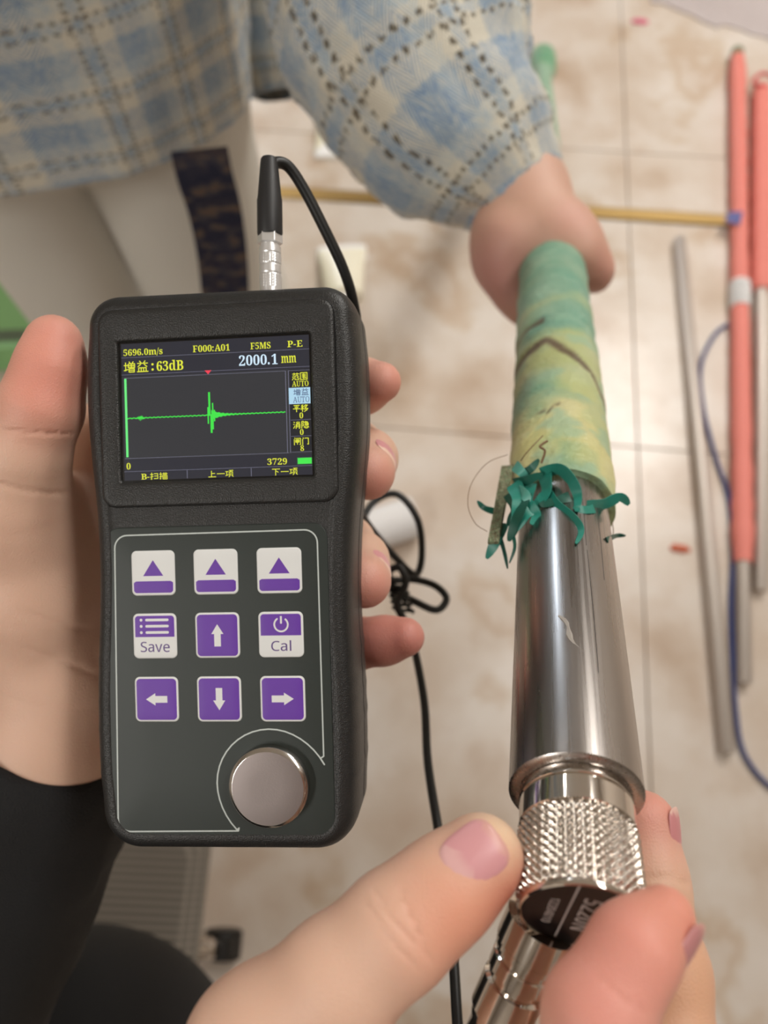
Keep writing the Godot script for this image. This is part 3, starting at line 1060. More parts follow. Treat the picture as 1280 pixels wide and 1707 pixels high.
	# the torn strips at the wrapping's front edge: pixel path, depth offsets from the axis, width mm
	var strips := [
		[[[858, 776, 31], [868, 786, 32], [879, 797, 27]], 3.6, "p"],
		[[[903, 790, 29], [930, 782, 35], [952, 800, 35], [963, 828, 27], [961, 853, 19]], 4.4, "t"],
		[[[908, 790, 29], [911, 815, 28], [899, 836, 23], [884, 852, 18]], 4.8, "t"],
		[[[914, 822, 26], [930, 842, 25], [955, 862, 21], [969, 884, 15], [960, 906, 7]], 2.9, "t"],
		[[[978, 846, 15], [1008, 840, 20], [1034, 829, 23], [1048, 841, 16]], 4.4, "t"],
		[[[1012, 900, -9], [1028, 893, -4], [1043, 893, -6]], 1.8, "d"],
		[[[822, 852, 8], [806, 846, 11], [796, 835, 12]], 2.2, "d"],
		[[[856, 806, 25], [866, 832, 23], [862, 862, 16], [852, 898, 5]], 5.2, "t"],
		[[[876, 822, 24], [868, 850, 21], [858, 872, 15], [848, 902, 5]], 4.4, "d"],
		[[[838, 872, 5], [826, 902, 1], [811, 931, -8]], 4.0, "t"],
		[[[834, 898, 0], [841, 922, -3], [846, 948, -10]], 1.4, "d"],
		[[[854, 888, 7], [858, 912, 4], [849, 939, -3]], 1.2, "d"],
		[[[866, 792, 27], [884, 782, 34], [898, 766, 37]], 3.0, "k"],
		[[[858, 806, 23], [880, 800, 30], [904, 790, 31]], 3.6, "k"],
		[[[884, 806, 25], [878, 836, 23], [894, 858, 18], [885, 874, 13]], 4.2, "t"],
		[[[950, 828, 19], [924, 836, 22], [898, 842, 22]], 3.6, "k"],
		[[[862, 818, 22], [874, 824, 26], [882, 838, 23]], 4.0, "p"],
		[[[846, 824, 18], [856, 850, 16], [846, 876, 10]], 3.4, "k"],
		[[[990, 848, 13], [974, 850, 18], [955, 846, 20]], 3.0, "t"],
		[[[896, 846, 20], [876, 858, 19], [862, 884, 11]], 3.8, "t"],
	]
	for q in strips:
		var pts := []
		for p in q[0]: pts.append(cp(p[0], p[1], minf(axis_depth(p[1]) - p[2], bar_depth(p[0], p[1]) - 1.2)))
		pts = smooth_path(pts, 5)
		var across := []
		var widths := []
		var tw := rng.randf_range(-0.8, 0.8)
		for i in pts.size():
			var t := i / float(pts.size() - 1)
			var along: Vector3 = (pts[mini(i + 1, pts.size() - 1)] - pts[maxi(i - 1, 0)]).normalized()
			var side := along.cross((EYE - pts[i]).normalized()).normalized()
			across.append(side.rotated(along, tw * sin(t * 4.0) + 0.25))
			widths.append(q[1] * 0.001 * (1.0 - 0.75 * pow(t, 3.0)) * (0.96 + 0.05 * sin(i * 1.1)))
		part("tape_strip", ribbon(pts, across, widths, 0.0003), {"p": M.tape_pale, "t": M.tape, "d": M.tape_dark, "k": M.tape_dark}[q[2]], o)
	var fl := []
	var fa := []
	var fw := []
	for i in 9:
		var t := i / 8.0
		fl.append(cp(lerpf(846, 822, t) , lerpf(778, 905, t), axis_depth(lerpf(778, 905, t)) - lerpf(9, 4, t)))
		fa.append(cam_basis * Vector3(0.9, 0.25, 0.5 * sin(t * 3.0)))
		fw.append(lerpf(0.0042, 0.0034, t))
	part("adhesive_flap", ribbon(fl, fa, fw, 0.0011), M.adhesive, o, Transform3D(), "stiff grey-green flap of old tape")
	var loose := []
	for p in [[846, 758, 30], [812, 772, 32], [786, 806, 25], [780, 842, 16], [792, 872, 7], [812, 886, 2]]: loose.append(cp(p[0], p[1], axis_depth(p[1]) - p[2]))
	part("loose_thread", tube(smooth_path(loose), 0.00012, 5), M.thread, o)
	for q in [[[[902, 772, 36], [908, 752, 43], [900, 744, 46], [912, 735, 47]], 0.0004], [[[868, 768, 35], [880, 752, 44], [905, 726, 48]], 0.00018], [[[1020, 870, -3], [1022, 890, -3], [1012, 915, -8]], 0.00015]]:
		var pts := []
		for p in q[0]: pts.append(cp(p[0], p[1], axis_depth(p[1]) - p[2]))
		part("loose_thread", tube(smooth_path(pts), q[1], 5), M.thread, o)

# ---------------------------------------------------------------- the probe pressed on the rod's near end
func build_probe() -> void:
	var f := rod_frame()
	var o := thing("ultrasonic_probe", "knurled chrome probe pressed against the end of the steel rod", "probe", f.origin)
	part("ring", lathe([[11.2, 0.0], [11.9, 0.1], [12.1, 0.4], [12.1, 2.2], [11.6, 2.5], [11.6, 2.8], [12.1, 3.1], [12.1, 8.2], [11.5, 8.6]], 96), M.chrome, o, f)
	# diamond knurl
	var rings := []
	var turns := 44
	var sides := turns * 7
	var rows := 84
	for i in rows + 1:
		var y := 8.3 + 16.4 * i / rows
		var ring := []
		for j in sides:
			var u := float(j) / sides
			var w := y * turns / (TAU * 12.2)
			var p := absf(fposmod(u * turns + w, 1.0) - 0.5) * 2.0
			var q := absf(fposmod(u * turns - w, 1.0) - 0.5) * 2.0
			var h := smoothstep(0.0, 0.85, minf(p, q))
			var e := minf(1.0, minf(y - 8.3, 24.7 - y) / 0.7)
			var r := 11.55 + 0.9 * h * e - 0.1 * (1.0 - e)
			var a := -TAU * u
			ring.append(Vector3(cos(a) * r, y, sin(a) * r) * 0.001)
		rings.append(ring)
	part("knurled_grip", loft(rings, false, false, [], [], 0.35), M.knurl, o, f)
	part("end_rim", lathe([[11.5, 24.4], [11.9, 24.8], [12.0, 25.3], [11.8, 25.9], [11.45, 26.1], [11.25, 26.0], [11.15, 25.6], [11.15, 25.2]], 96, true, true), M.chrome, o, f)
	# printed disc on the end
	var im := Image.create(400, 400, true, Image.FORMAT_RGB8)
	im.fill(rgb8(20, 14, 15))
	var ang := Vector2(-0.09, 0.996).angle()
	var tf := Transform2D(ang, Vector2(212, 196))
	var pale := rgb8(170, 160, 156)
	write(im, "5220N", "Droid Sans", 700, Rect2(-112, -34, 214, 62), pale, tf)
	write(im, "12204010", "Droid Sans", 700, Rect2(-74, 98, 166, 32), pale, tf)
	for y in [-66.0, 62.0]:
		ink(im, PackedVector2Array([tf * Vector2(-180, y - 4), tf * Vector2(180, y - 4), tf * Vector2(180, y + 4), tf * Vector2(-180, y + 4)]), pale)
	var lm := mat(Color.WHITE, 0.3)
	lm.albedo_texture = ImageTexture.create_from_image(im)
	var st := SurfaceTool.new()
	st.begin(Mesh.PRIMITIVE_TRIANGLES)
	for j in 64:
		for k in [[0.0, 0], [11.2, j], [11.2, j + 1]]:
			var a: float = TAU * k[1] / 64.0
			var p: Vector2 = Vector2(cos(a), sin(a)) * k[0]
			st.set_normal(Vector3.UP)
			st.set_uv(Vector2(0.5, 0.5) + p / 22.6)
			st.add_vertex(Vector3(p.x, 25.75, p.y) * 0.001)
	part("printed_disc", st.commit(), lm, o, f, "black disc printed 5220N")
	# plug at the side, pointing down and away
	var r := Vector3(-0.36, -0.92, -0.12).normalized()
	var yv := cam_basis * r
	var xv := yv.cross(cam_basis * ROD_A).normalized()
	var side := Transform3D(Basis(xv, yv, xv.cross(yv)), cp(905, 1536, 151))
	var sock := part("socket", lathe([[7.52, 0.0], [7.52, 6.0], [7.07, 6.4], [7.07, 7.6], [6.38, 8.0], [6.38, 9.2], [6.84, 9.6]], 48), M.chrome, o, side)
	PLUG_END = side * Vector3(0, 0.046, 0)
	PLUG_DIR = yv
	part("plug", lathe([[6.16, 9.0], [6.73, 9.4], [6.73, 12.5], [5.93, 13.0], [5.93, 14.2], [6.73, 14.7], [6.73, 22.0], [6.04, 22.6], [6.04, 24.0], [5.47, 25.0], [5.47, 31.0], [4.79, 31.5]], 48), M.chrome, sock, side)
	part("boot", lathe([[4.90, 31.0], [5.02, 31.4], [4.79, 36.0], [2.96, 45.5], [2.28, 46.2]], 32), M.rubber, sock, side)

var PLUG_END := Vector3.ZERO
var PLUG_DIR := Vector3.ZERO

# ---------------------------------------------------------------- the gauge
func gauge_frame() -> Transform3D:
	return Transform3D(cam_basis * Basis(Vector3.BACK, deg_to_rad(1.6)) * Basis(Vector3.UP, deg_to_rad(-5.5)), cp(365, 950, 205))

func gauge_outline() -> PackedVector2Array:
	var R := [[69.0, 40.0], [60.0, 40.7], [48.0, 40.8], [37.0, 40.4], [24.0, 39.0], [11.0, 37.5], [0.0, 36.8], [-14.0, 36.5], [-27.0, 36.9], [-42.0, 37.2], [-58.0, 37.0], [-67.5, 36.5]]
	var L := [[69.0, -37.9], [60.0, -38.7], [47.0, -39.0], [33.0, -38.3], [18.0, -37.1], [4.0, -36.7], [-11.0, -37.1], [-28.0, -38.0], [-45.0, -38.4], [-58.0, -38.1], [-67.5, -37.4]]
	var out := PackedVector2Array()
	arc(out, Vector2(40.0 - 9.5, 69.0), 9.5, 0, 90, 12)
	arc(out, Vector2(-37.9 + 9.5, 69.5), 9.5, 90, 180, 12)
	side_line(out, L, false)
	arc(out, Vector2(-37.4 + 12, -67.5), 12.0, 180, 270, 12)
	arc(out, Vector2(36.5 - 11.5, -67.5), 11.5, 270, 360, 12)
	side_line(out, R, true)
	return out

func arc(out: PackedVector2Array, c: Vector2, r: float, a0: float, a1: float, n: int) -> void:
	for k in n + 1:
		out.append(c + Vector2.from_angle(deg_to_rad(lerpf(a0, a1, float(k) / n))) * r)

func side_line(out: PackedVector2Array, t: Array, up: bool) -> void:
	for i in range(1, 54):
		var y := lerpf(69.0, -67.5, i / 54.0)
		if up: y = lerpf(-67.5, 69.0, i / 54.0)
		for k in t.size() - 1:
			if y <= t[k][0] and y >= t[k + 1][0]:
				var w: float = (t[k][0] - y) / (t[k][0] - t[k + 1][0])
				var a: float = t[maxi(k - 1, 0)][1]
				var d: float = t[mini(k + 2, t.size() - 1)][1]
				var x := cubic_interpolate(t[k][1], t[k + 1][1], a, d, w)
				if y < -22.0 and y > -62.0:
					x += (0.22 if up else -0.1) * maxf(0.0, sin(y * TAU / 6.6))
				out.append(Vector2(x, y))
				break

func flat_top(loop: PackedVector2Array, z: float, uv0: Vector2, uv1: Vector2, steps: Array) -> ArrayMesh:     # bevelled plate whose face carries print laid out in its own millimetres
	var rings := []
	var uvs := []
	for s in steps:
		var l := shrink(loop, s[0])
		rings.append(lift(l, z + s[1]))
		var row := []
		for p in l: row.append((p - uv0) / (uv1 - uv0))
		row.append(row[0])
		uvs.append(row)
	# close towards the middle so that print stays true
	var mid := Vector2.ZERO
	for p in loop: mid += p
	mid /= loop.size()
	for q in [0.6, 0.2, 0.02]:
		var l := PackedVector2Array()
		for p in shrink(loop, steps[-1][0]): l.append(mid + (p - mid) * q)
		rings.append(lift(l, z + steps[-1][1]))
		var row := []
		for p in l: row.append((p - uv0) / (uv1 - uv0))
		row.append(row[0])
		uvs.append(row)
	return loft(rings, false, true, uvs, [], 0.6)

func build_gauge() -> void:
	var f := gauge_frame()
	var o := thing("ultrasonic_gauge", "black handheld ultrasonic gauge with lit screen and purple keys", "gauge", f.origin)
	o.transform = f
	var ol := gauge_outline()
	var rings := []
	for s in [[9.0, -31.6], [5.0, -31.5], [1.6, -30.0], [0.4, -27.5], [0.0, -24.0], [0.0, -17.4], [0.5, -17.0], [0.5, -16.4], [0.0, -16.0], [0.0, -9.0], [0.15, -6.4], [0.6, -4.0], [1.4, -2.0], [2.6, -0.7], [3.9, -0.1], [5.0, 0.05], [5.6, -0.05], [6.0, -0.35], [6.6, -0.4]]:
		rings.append(lift(shrink(ol, s[0]), s[1]))
	part("case", loft(rings, true, true, [], [], 0.7), M.case, o, f)
	# raised screen surround
	var outer := rr(0.6, 45.8, 33.6, 27.8, 4.2, 6)
	var inner := rr(0.05, 44.8, 27.35, 19.6, 0.6, 6)
	var fr := []
	for s in [[outer, 0.0, -0.6], [outer, 0.0, 0.1], [outer, 0.35, 0.5], [outer, 1.0, 0.75], [outer, 1.8, 0.8], [inner, -1.2, 0.75], [inner, -0.5, 0.55], [inner, -0.15, 0.2], [inner, 0.0, -0.35]]:
		fr.append(lift(shrink(s[0], s[1]), s[2]))
	part("screen_surround", loft(fr, false, false, [], [], 0.7), M.case, o, f)
	build_screen(o, f)
	build_keypad(o, f)
	# the metal test disc
	var df := f * Transform3D(Basis(Vector3.RIGHT, PI / 2), Vector3(12.9, -59.4, 0.1) * 0.001)
	var disc := part("test_disc", lathe([[11.1, -0.2], [11.1, 2.2], [10.95, 2.5]], 96), M.disc_rim, o, df, "round steel test disc")
	part("disc_face", lathe([[10.9, 2.5], [10.1, 3.25], [10.0, 3.27], [4.0, 3.27]], 96, false), M.disc, disc, df)
	part("disc_bevel", lathe([[10.98, 2.45], [10.12, 3.27], [9.95, 3.29]], 96, false, false), M.disc_rim, disc, df)

func build_screen(o: Node3D, f: Transform3D) -> void:
	const K := 3.0
	var im := Image.create(960, 720, false, Image.FORMAT_RGB8)
	im.fill(rgb8(50, 51, 55))
	var yel := rgb8(232, 236, 62)
	var line := rgb8(118, 118, 138)
	var grn := rgb8(64, 226, 74)
	im.fill_rect(Rect2i(0, 0, 960, int(58 * K)), rgb8(42, 43, 52))
	im.fill_rect(Rect2i(0, int(203 * K), 960, 200), rgb8(42, 43, 52))
	im.fill_rect(Rect2i(int(285 * K), int(58 * K), 120, int(143 * K)), rgb8(34, 35, 40))
	for r in [[0, 24, 320, 1], [0, 54, 320, 1], [4, 60, 276, 1], [279, 60, 1, 142], [284, 60, 1, 142], [2, 201, 280, 1], [0, 224, 320, 1], [108, 225, 1, 15], [217, 225, 1, 15], [286, 145, 34, 1], [286, 173, 34, 1], [286, 200, 34, 1], [285, 60, 35, 1]]:
		im.fill_rect(Rect2i(int(r[0] * K), int(r[1] * K), maxi(int(r[2] * K), 2), maxi(int(r[3] * K), 2) - 1), line)
	var t := func(s: String, x: float, y: float, w: float, h: float, c: Color) -> void: write(im, s, "Droid Serif", 700, Rect2(x * K, y * K, w * K, h * K), c)
	t.call("5696.0m/s", 4, 9, 68, 14, yel)
	t.call("F000:A01", 124, 9, 63, 11.5, yel)
	t.call("F5MS", 222, 9, 34, 11.5, yel)
	t.call("P-E", 284, 9, 25, 11, yel)
	han(im, "增益", Rect2(4 * K, 30 * K, 44 * K, 21 * K), yel, 5.2)
	t.call(":", 52, 36, 4, 13, yel)
	t.call("63dB", 61, 32, 46, 18, yel)
	t.call("2000.1", 202, 30, 65, 18, rgb8(214, 238, 255))
	t.call("mm", 273, 34.5, 25, 12, yel)
	for q in [["范围", 64], ["平移", 119], ["消隐", 147.5], ["闸门", 175.5]]:
		han(im, q[0], Rect2(290 * K, q[1] * K, 27 * K, 13 * K), yel, 4.2)
	im.fill_rect(Rect2i(int(284 * K), int(90 * K), 110, int(28 * K)), rgb8(176, 214, 236))
	han(im, "增益", Rect2(292 * K, 91.5 * K, 26 * K, 12 * K), rgb8(78, 96, 128), 3.0)
	t.call("AUTO", 290, 78.5, 27.5, 9.5, yel)
	write(im, "AUTO", "Droid Serif", 400, Rect2(291 * K, 105.5 * K, 27 * K, 10 * K), rgb8(78, 96, 128))
	t.call("0", 301, 133, 6, 10, yel)
	t.call("0", 301, 161.5, 6, 10, yel)
	t.call("8", 301, 189, 6, 10, yel)
	t.call("0", 4, 209, 7, 11.5, yel)
	t.call("3729", 245, 210, 33, 11, yel)
	im.fill_rect(Rect2i(int(295 * K), int(210 * K), int(25 * K), int(12 * K)), rgb8(60, 120, 70))
	im.fill_rect(Rect2i(int(296 * K), int(211 * K), int(23 * K), int(10 * K)), rgb8(70, 232, 80))
	t.call("B-", 29, 229, 14, 10, yel)
	han(im, "扫描", Rect2(44 * K, 227 * K, 32 * K, 13 * K), yel, 4.0)
	han(im, "上一项", Rect2(144 * K, 227 * K, 44 * K, 12.5 * K), yel, 4.0)
	han(im, "下一项", Rect2(252 * K, 227 * K, 44 * K, 12.5 * K), yel, 4.0)
	# echo trace
	im.fill_rect(Rect2i(int(4 * K), int(61 * K), int(4 * K), int(138 * K)), rgb8(110, 240, 130))
	ink_begin(0, int(85 * K), 860, int(85 * K))
	var pts := []
	for i in 540:
		var x := 8.0 + i * 0.5
		var amp := 0.8
		amp += 4.0 * exp(-pow((x - 31.0) / 4.5, 2.0)) * absf(sin(x * 1.7))
		if x > 152.0: amp += 9.0 * exp(-(x - 152.0) / 14.0)
		pts.append(Vector2(x, 131.0 + amp * (0.9 if i % 2 else -0.9) + 0.5 * sin(x * 0.9)) * K)
	ink_line(pts, 2.6)
	ink_end(im, grn)
	for q in [[150, 91, 131, 3.4], [152.5, 131, 162, 3.6], [147.5, 117, 146, 2.4], [155.5, 110, 156, 2.6], [158, 122, 142, 2.6]]:
		im.fill_rect(Rect2i(int((q[0] - q[3] / 2) * K), int(q[1] * K), int(q[3] * K), int((q[2] - q[1]) * K)), grn)
	ink(im, PackedVector2Array([Vector2(143, 53) * K, Vector2(155, 53) * K, Vector2(149, 60) * K]), rgb8(240, 66, 84))
	var tex := ImageTexture.create_from_image(im)
	var m := mat(rgb8(20, 20, 22), 0.16)
	m.emission_enabled = true
	m.emission = Color.BLACK
	m.emission_texture = tex
	m.emission_energy_multiplier = 1.0 / EXPOSURE
	var st := SurfaceTool.new()
	st.begin(Mesh.PRIMITIVE_TRIANGLES)
	for k in [[0, 0], [1, 1], [0, 1], [0, 0], [1, 0], [1, 1]]:
		st.set_normal(Vector3.BACK)
		st.set_uv(Vector2(k[0], k[1]))
		st.add_vertex(Vector3(-26.6 + 53.6 * k[0], 64.0 - 38.4 * k[1], -0.28) * 0.001)
	var border := part("display", loft([lift(rr(0.05, 44.8, 27.6, 19.9, 0.5), -0.7), lift(rr(0.05, 44.8, 27.6, 19.9, 0.5), -0.3)], true, true), M.glass_black, o, f)
	part("screen", st.commit(), m, border, f, "lit screen with green echo trace and yellow readings")

func build_keypad(o: Node3D, f: Transform3D) -> void:
	const P := 14.0
	var tl := Vector2(-33.0, 12.6)
	var br := Vector2(30.8, -74.6)
	var im := Image.create(int((br.x - tl.x) * P), int((tl.y - br.y) * P), true, Image.FORMAT_RGB8)
	im.fill(rgb8(36, 44, 41))
	var white := rgb8(226, 228, 228)
	var violet := rgb8(102, 52, 166)
	var px := func(x: float, y: float) -> Vector2: return Vector2(x - tl.x, tl.y - y) * P
	var poly := func(pts: Array, c: Color) -> void:
		var q := PackedVector2Array()
		for p in pts: q.append(px.call(p.x, p.y))
		ink(im, q, c)
	# border line round the keys and the disc
	var path := PackedVector2Array()
	arc(path, Vector2(24.2, 6.9), 3.6, 0, 90, 8)
	arc(path, Vector2(-26.4, 6.6), 3.6, 90, 180, 8)
	arc(path, Vector2(-27.6, -69.4), 3.6, 180, 270, 8)
	path.append(Vector2(3.4, -72.4))
	path.append(Vector2(3.6, -71.6))
	var dc := Vector2(12.9, -59.4)
	for k in 25:
		var a := lerpf(232.0, 20.0, k / 24.0)
		var e := maxf(0.0, absf(k - 12.0) - 7.0) / 5.0
		path.append(dc + Vector2.from_angle(deg_to_rad(a)) * (15.2 + 0.9 * e * e))
	path.append(Vector2(27.0, -52.2))
	path.append(Vector2(27.9, -51.6))
	ink_begin(0, 0, im.get_width(), im.get_height())
	var pl := []
	for p in path: pl.append(px.call(p.x, p.y))
	ink_line(pl, 0.42 * P, true)
	ink_end(im, rgb8(196, 204, 202))
	var kx := [-18.9, -0.95, 17.0]
	var ky := [-0.5, -18.1, -35.8]
	for r in 3:
		for c in 3:
			var k := Vector2(kx[c], ky[r])
			poly.call(Array(rr(k.x, k.y, 6.3, 6.3, 1.5)), white)
			if r == 0:
				poly.call([k + Vector2(-2.9, -0.8), k + Vector2(2.9, -0.8), k + Vector2(0, 3.6)], violet)
				var low := Array(rr(k.x, k.y - 3.9, 5.65, 1.65, 0.9))
				poly.call(low, violet)
				poly.call([k + Vector2(-5.65, -2.6), k + Vector2(5.65, -2.6), k + Vector2(5.65, -3.6), k + Vector2(-5.65, -3.6)], violet)
			elif r == 1 and c != 1:
				poly.call(Array(rr(k.x, k.y + 2.9, 5.65, 2.75, 0.9)), violet)
				poly.call([k + Vector2(-5.65, -0.25), k + Vector2(5.65, -0.25), k + Vector2(5.65, 2.0), k + Vector2(-5.65, 2.0)], violet)
				var txt := "Save" if c == 0 else "Cal"
				var w := 8.4 if c == 0 else 5.6
				write(im, txt, "Droid Sans", 400, Rect2(px.call(k.x - w / 2, k.y - 1.6), Vector2(w, 2.9) * P), rgb8(88, 66, 128))
				if c == 0:
					for q in 3:
						var y := k.y + 4.5 - q * 1.75
						poly.call(Array(rr(k.x + 0.7, y, 3.4, 0.38, 0.37, 3)), white)
						poly.call(Array(rr(k.x - 3.9, y, 0.42, 0.42, 0.4, 3)), white)
				else:
					var ringp := []
					for q in 21:
						ringp.append(px.call(k.x + 0.1 + 1.9 * sin(deg_to_rad(35 + 290 * q / 20.0)), k.y + 2.75 + 1.9 * cos(deg_to_rad(35 + 290 * q / 20.0))))
					var at: Vector2 = px.call(k.x - 3, k.y + 6)
					ink_begin(int(at.x), int(at.y), int(6.5 * P), int(6.5 * P))
					ink_line(ringp, 0.5 * P)
					ink_line([px.call(k.x + 0.1, k.y + 5.1), px.call(k.x + 0.1, k.y + 3.2)], 0.55 * P)
					ink_end(im, white)
			else:
				poly.call(Array(rr(k.x, k.y, 5.75, 5.75, 1.1)), violet)
				var turn := {4: 0.0, 6: 90.0, 7: 180.0, 8: 270.0}
				var a := deg_to_rad(turn[r * 3 + c])
				var arrow := []
				for p in [Vector2(0, 3.1), Vector2(1.75, 0.35), Vector2(0.95, 0.35), Vector2(0.95, -3.1), Vector2(-0.95, -3.1), Vector2(-0.95, 0.35), Vector2(-1.75, 0.35)]:
					arrow.append(k + p.rotated(a))
				poly.call(arrow, white)
	im.generate_mipmaps()
	M.panel.albedo_texture = ImageTexture.create_from_image(im)
	var pad := part("keypad", flat_top(rr(-1.1, -31.0, 31.7, 43.4, 4.2), -0.4, tl, br, [[0.0, -0.05], [0.0, 0.12], [0.12, 0.22], [0.3, 0.25]]), M.panel, o, f, "dark grey keypad with thin white border line")
	var names := ["triangle key", "triangle key", "triangle key", "list and Save key", "up arrow key", "power and Cal key", "left arrow key", "down arrow key", "right arrow key"]
	for r in 3:
		for c in 3:
			part("key", flat_top(rr(kx[c], ky[r], 6.3, 6.3, 1.5), -0.15, tl, br, [[0.0, -0.02], [0.02, 0.1], [0.15, 0.22], [0.45, 0.28]]), M.panel, pad, f, names[r * 3 + c])

# ---------------------------------------------------------------- the cable
func build_cable() -> void:
	var base := cp(451, 472, 219)
	var o := thing("signal_cable", "thin black cable looping from gauge top to probe, silver plug at its end", "cable", base)
	var y := (cp(450, 388, 219) - base).normalized()
	var x := (cam_basis * Vector3.RIGHT)
	x = (x - y * x.dot(y)).normalized()
	var f := Transform3D(Basis(x, y, x.cross(y)), base)
	var prof := [[3.2, -6.0], [3.2, 0.0]]
	var rings := []
	for i in 97:
		var h := -4.0 + 19.0 * i / 96.0
		var ring := []
		for j in 80:
			var r := 3.2
			var band := (h > -1.5 and h < 2.2) or (h > 5.4 and h < 8.2)
			if band: r += 0.10 * (1.0 if (j % 4) < 2 else -0.6) * (1.0 if int(floor(h / 0.4)) % 2 == 0 else 0.2)
			if absf(h - 2.4) < 0.2 or absf(h - 5.2) < 0.2 or absf(h - 8.4) < 0.2: r -= 0.15
			if h > 10.6 and h < 11.5: r = 2.75
			if h >= 11.5: r = 3.3 / cos(fposmod(TAU * j / 80.0, PI / 3) - PI / 6) * 0.98
			var a := -TAU * j / 80.0
			ring.append(Vector3(cos(a) * r, h, sin(a) * r) * 0.001)
		rings.append(ring)
	part("plug", loft(rings, true, true, [], [], 0.5), M.plug, o, f, "silver push-pull plug with knurled bands")
	part("boot", lathe([[2.8, 13.8], [3.6, 14.0], [3.75, 14.6], [3.72, 24.5], [3.55, 25.2], [2.5, 36.5], [2.2, 37.0], [1.8, 37.0]], 40), M.rubber, o, f)
	var pts := []
	for p in [[452, 300, 219], [453, 282, 219], [462, 271, 220], [482, 279, 222], [508, 318, 225], [540, 380, 229], [572, 448, 234], [589, 505, 239], [594, 560, 246], [586, 700, 268], [588, 820, 296], [598, 850, 310], [622, 886, 326], [660, 930, 342], [692, 958, 352], [703, 925, 357], [696, 866, 360], [662, 824, 362], [622, 838, 360], [603, 880, 354], [618, 940, 350], [652, 966, 347], [690, 966, 346], [726, 977, 346], [744, 998, 345], [728, 1017, 342], [694, 1004, 340], [660, 984, 338], [648, 955, 336], [666, 946, 334], [676, 972, 332], [662, 1006, 330], [672, 1032, 328], [690, 1080, 322], [707, 1170, 305], [713, 1270, 286], [730, 1380, 264], [746, 1480, 250], [756, 1600, 236], [762, 1700, 225], [770, 1800, 215], [778, 1890, 205], [768, 1960, 186]]:
		pts.append(cp(p[0], p[1], p[2]))
	pts.append(PLUG_END + PLUG_DIR * 0.014)
	pts.append(PLUG_END + PLUG_DIR * 0.002)
	part("cord", tube(smooth_path(pts, 7), 0.00172, 12), M.cord, o)
	var knot := []
	for i in 50:
		var t := i / 49.0
		var a := t * TAU * 5.0
		knot.append(cp(660 + 12 * t, 968 + 50 * t, 335) + cam_basis * Vector3(cos(a) * 0.0042, 0.001 * sin(a), sin(a) * 0.0042))
	part("tie", tube(knot, 0.0009, 7), M.cord, o)
	part("tie_end", tube([cp(672, 1000, 334), cp(682, 1015, 332), cp(690, 1022, 331)], 0.0008, 7), M.cord, o)

# ---------------------------------------------------------------- the people
func merged(list: Array) -> ArrayMesh:
	var st := SurfaceTool.new()
	st.begin(Mesh.PRIMITIVE_TRIANGLES)
	for m in list: st.append_from(m, 0, Transform3D())
	return st.commit()

func J(px: float, py: float, z: float, r: float) -> Array:
	return [cp(px, py, z), r]

func sleeve(pts: Array, radii: Array, thick: float, sides: int, folds: float, seed_n: int, squash := 0.9) -> Array:     # [rings, uvs], from the cuff up
	var n := FastNoiseLite.new()
	n.seed = seed_n
	n.frequency = 1.0
	var rings := []
	var uvs := []
	var side := Vector3.ZERO
	var run := 0.0
	for i in pts.size():
		var t: Vector3 = (pts[mini(i + 1, pts.size() - 1)] - pts[maxi(i - 1, 0)]).normalized()
		if i > 0: run += (pts[i] as Vector3).distance_to(pts[i - 1])
		if side == Vector3.ZERO: side = t.cross(cam_basis * Vector3.BACK).normalized()
		else: side = (side - t * side.dot(t)).normalized()
		var up := side.cross(t)
		var ring := []
		var row := []
		for j in sides + 1:
			var a := TAU * j / sides
			var r: float = radii[i] * (1.0 + folds * n.get_noise_3d(cos(a) * 1.3, sin(a) * 1.3, run * 22.0) + 0.35 * folds * n.get_noise_3d(cos(a) * 4.0, sin(a) * 4.0, run * 50.0))
			if j < sides: ring.append(pts[i] + side * (cos(a) * r) + up * (sin(a) * r * squash))
			row.append(Vector2(float(j) / sides * 0.40, run))
		rings.append(ring)
		uvs.append(row)
	var lip := []
	for j in sides: lip.append(rings[0][j].lerp(pts[0], thick / (radii[0] as float)))
	var inn := []
	for j in sides: inn.append(rings[3][j].lerp(pts[3], thick / (radii[3] as float)))
	return [[inn, lip] + rings, [uvs[3], uvs[0]] + uvs]

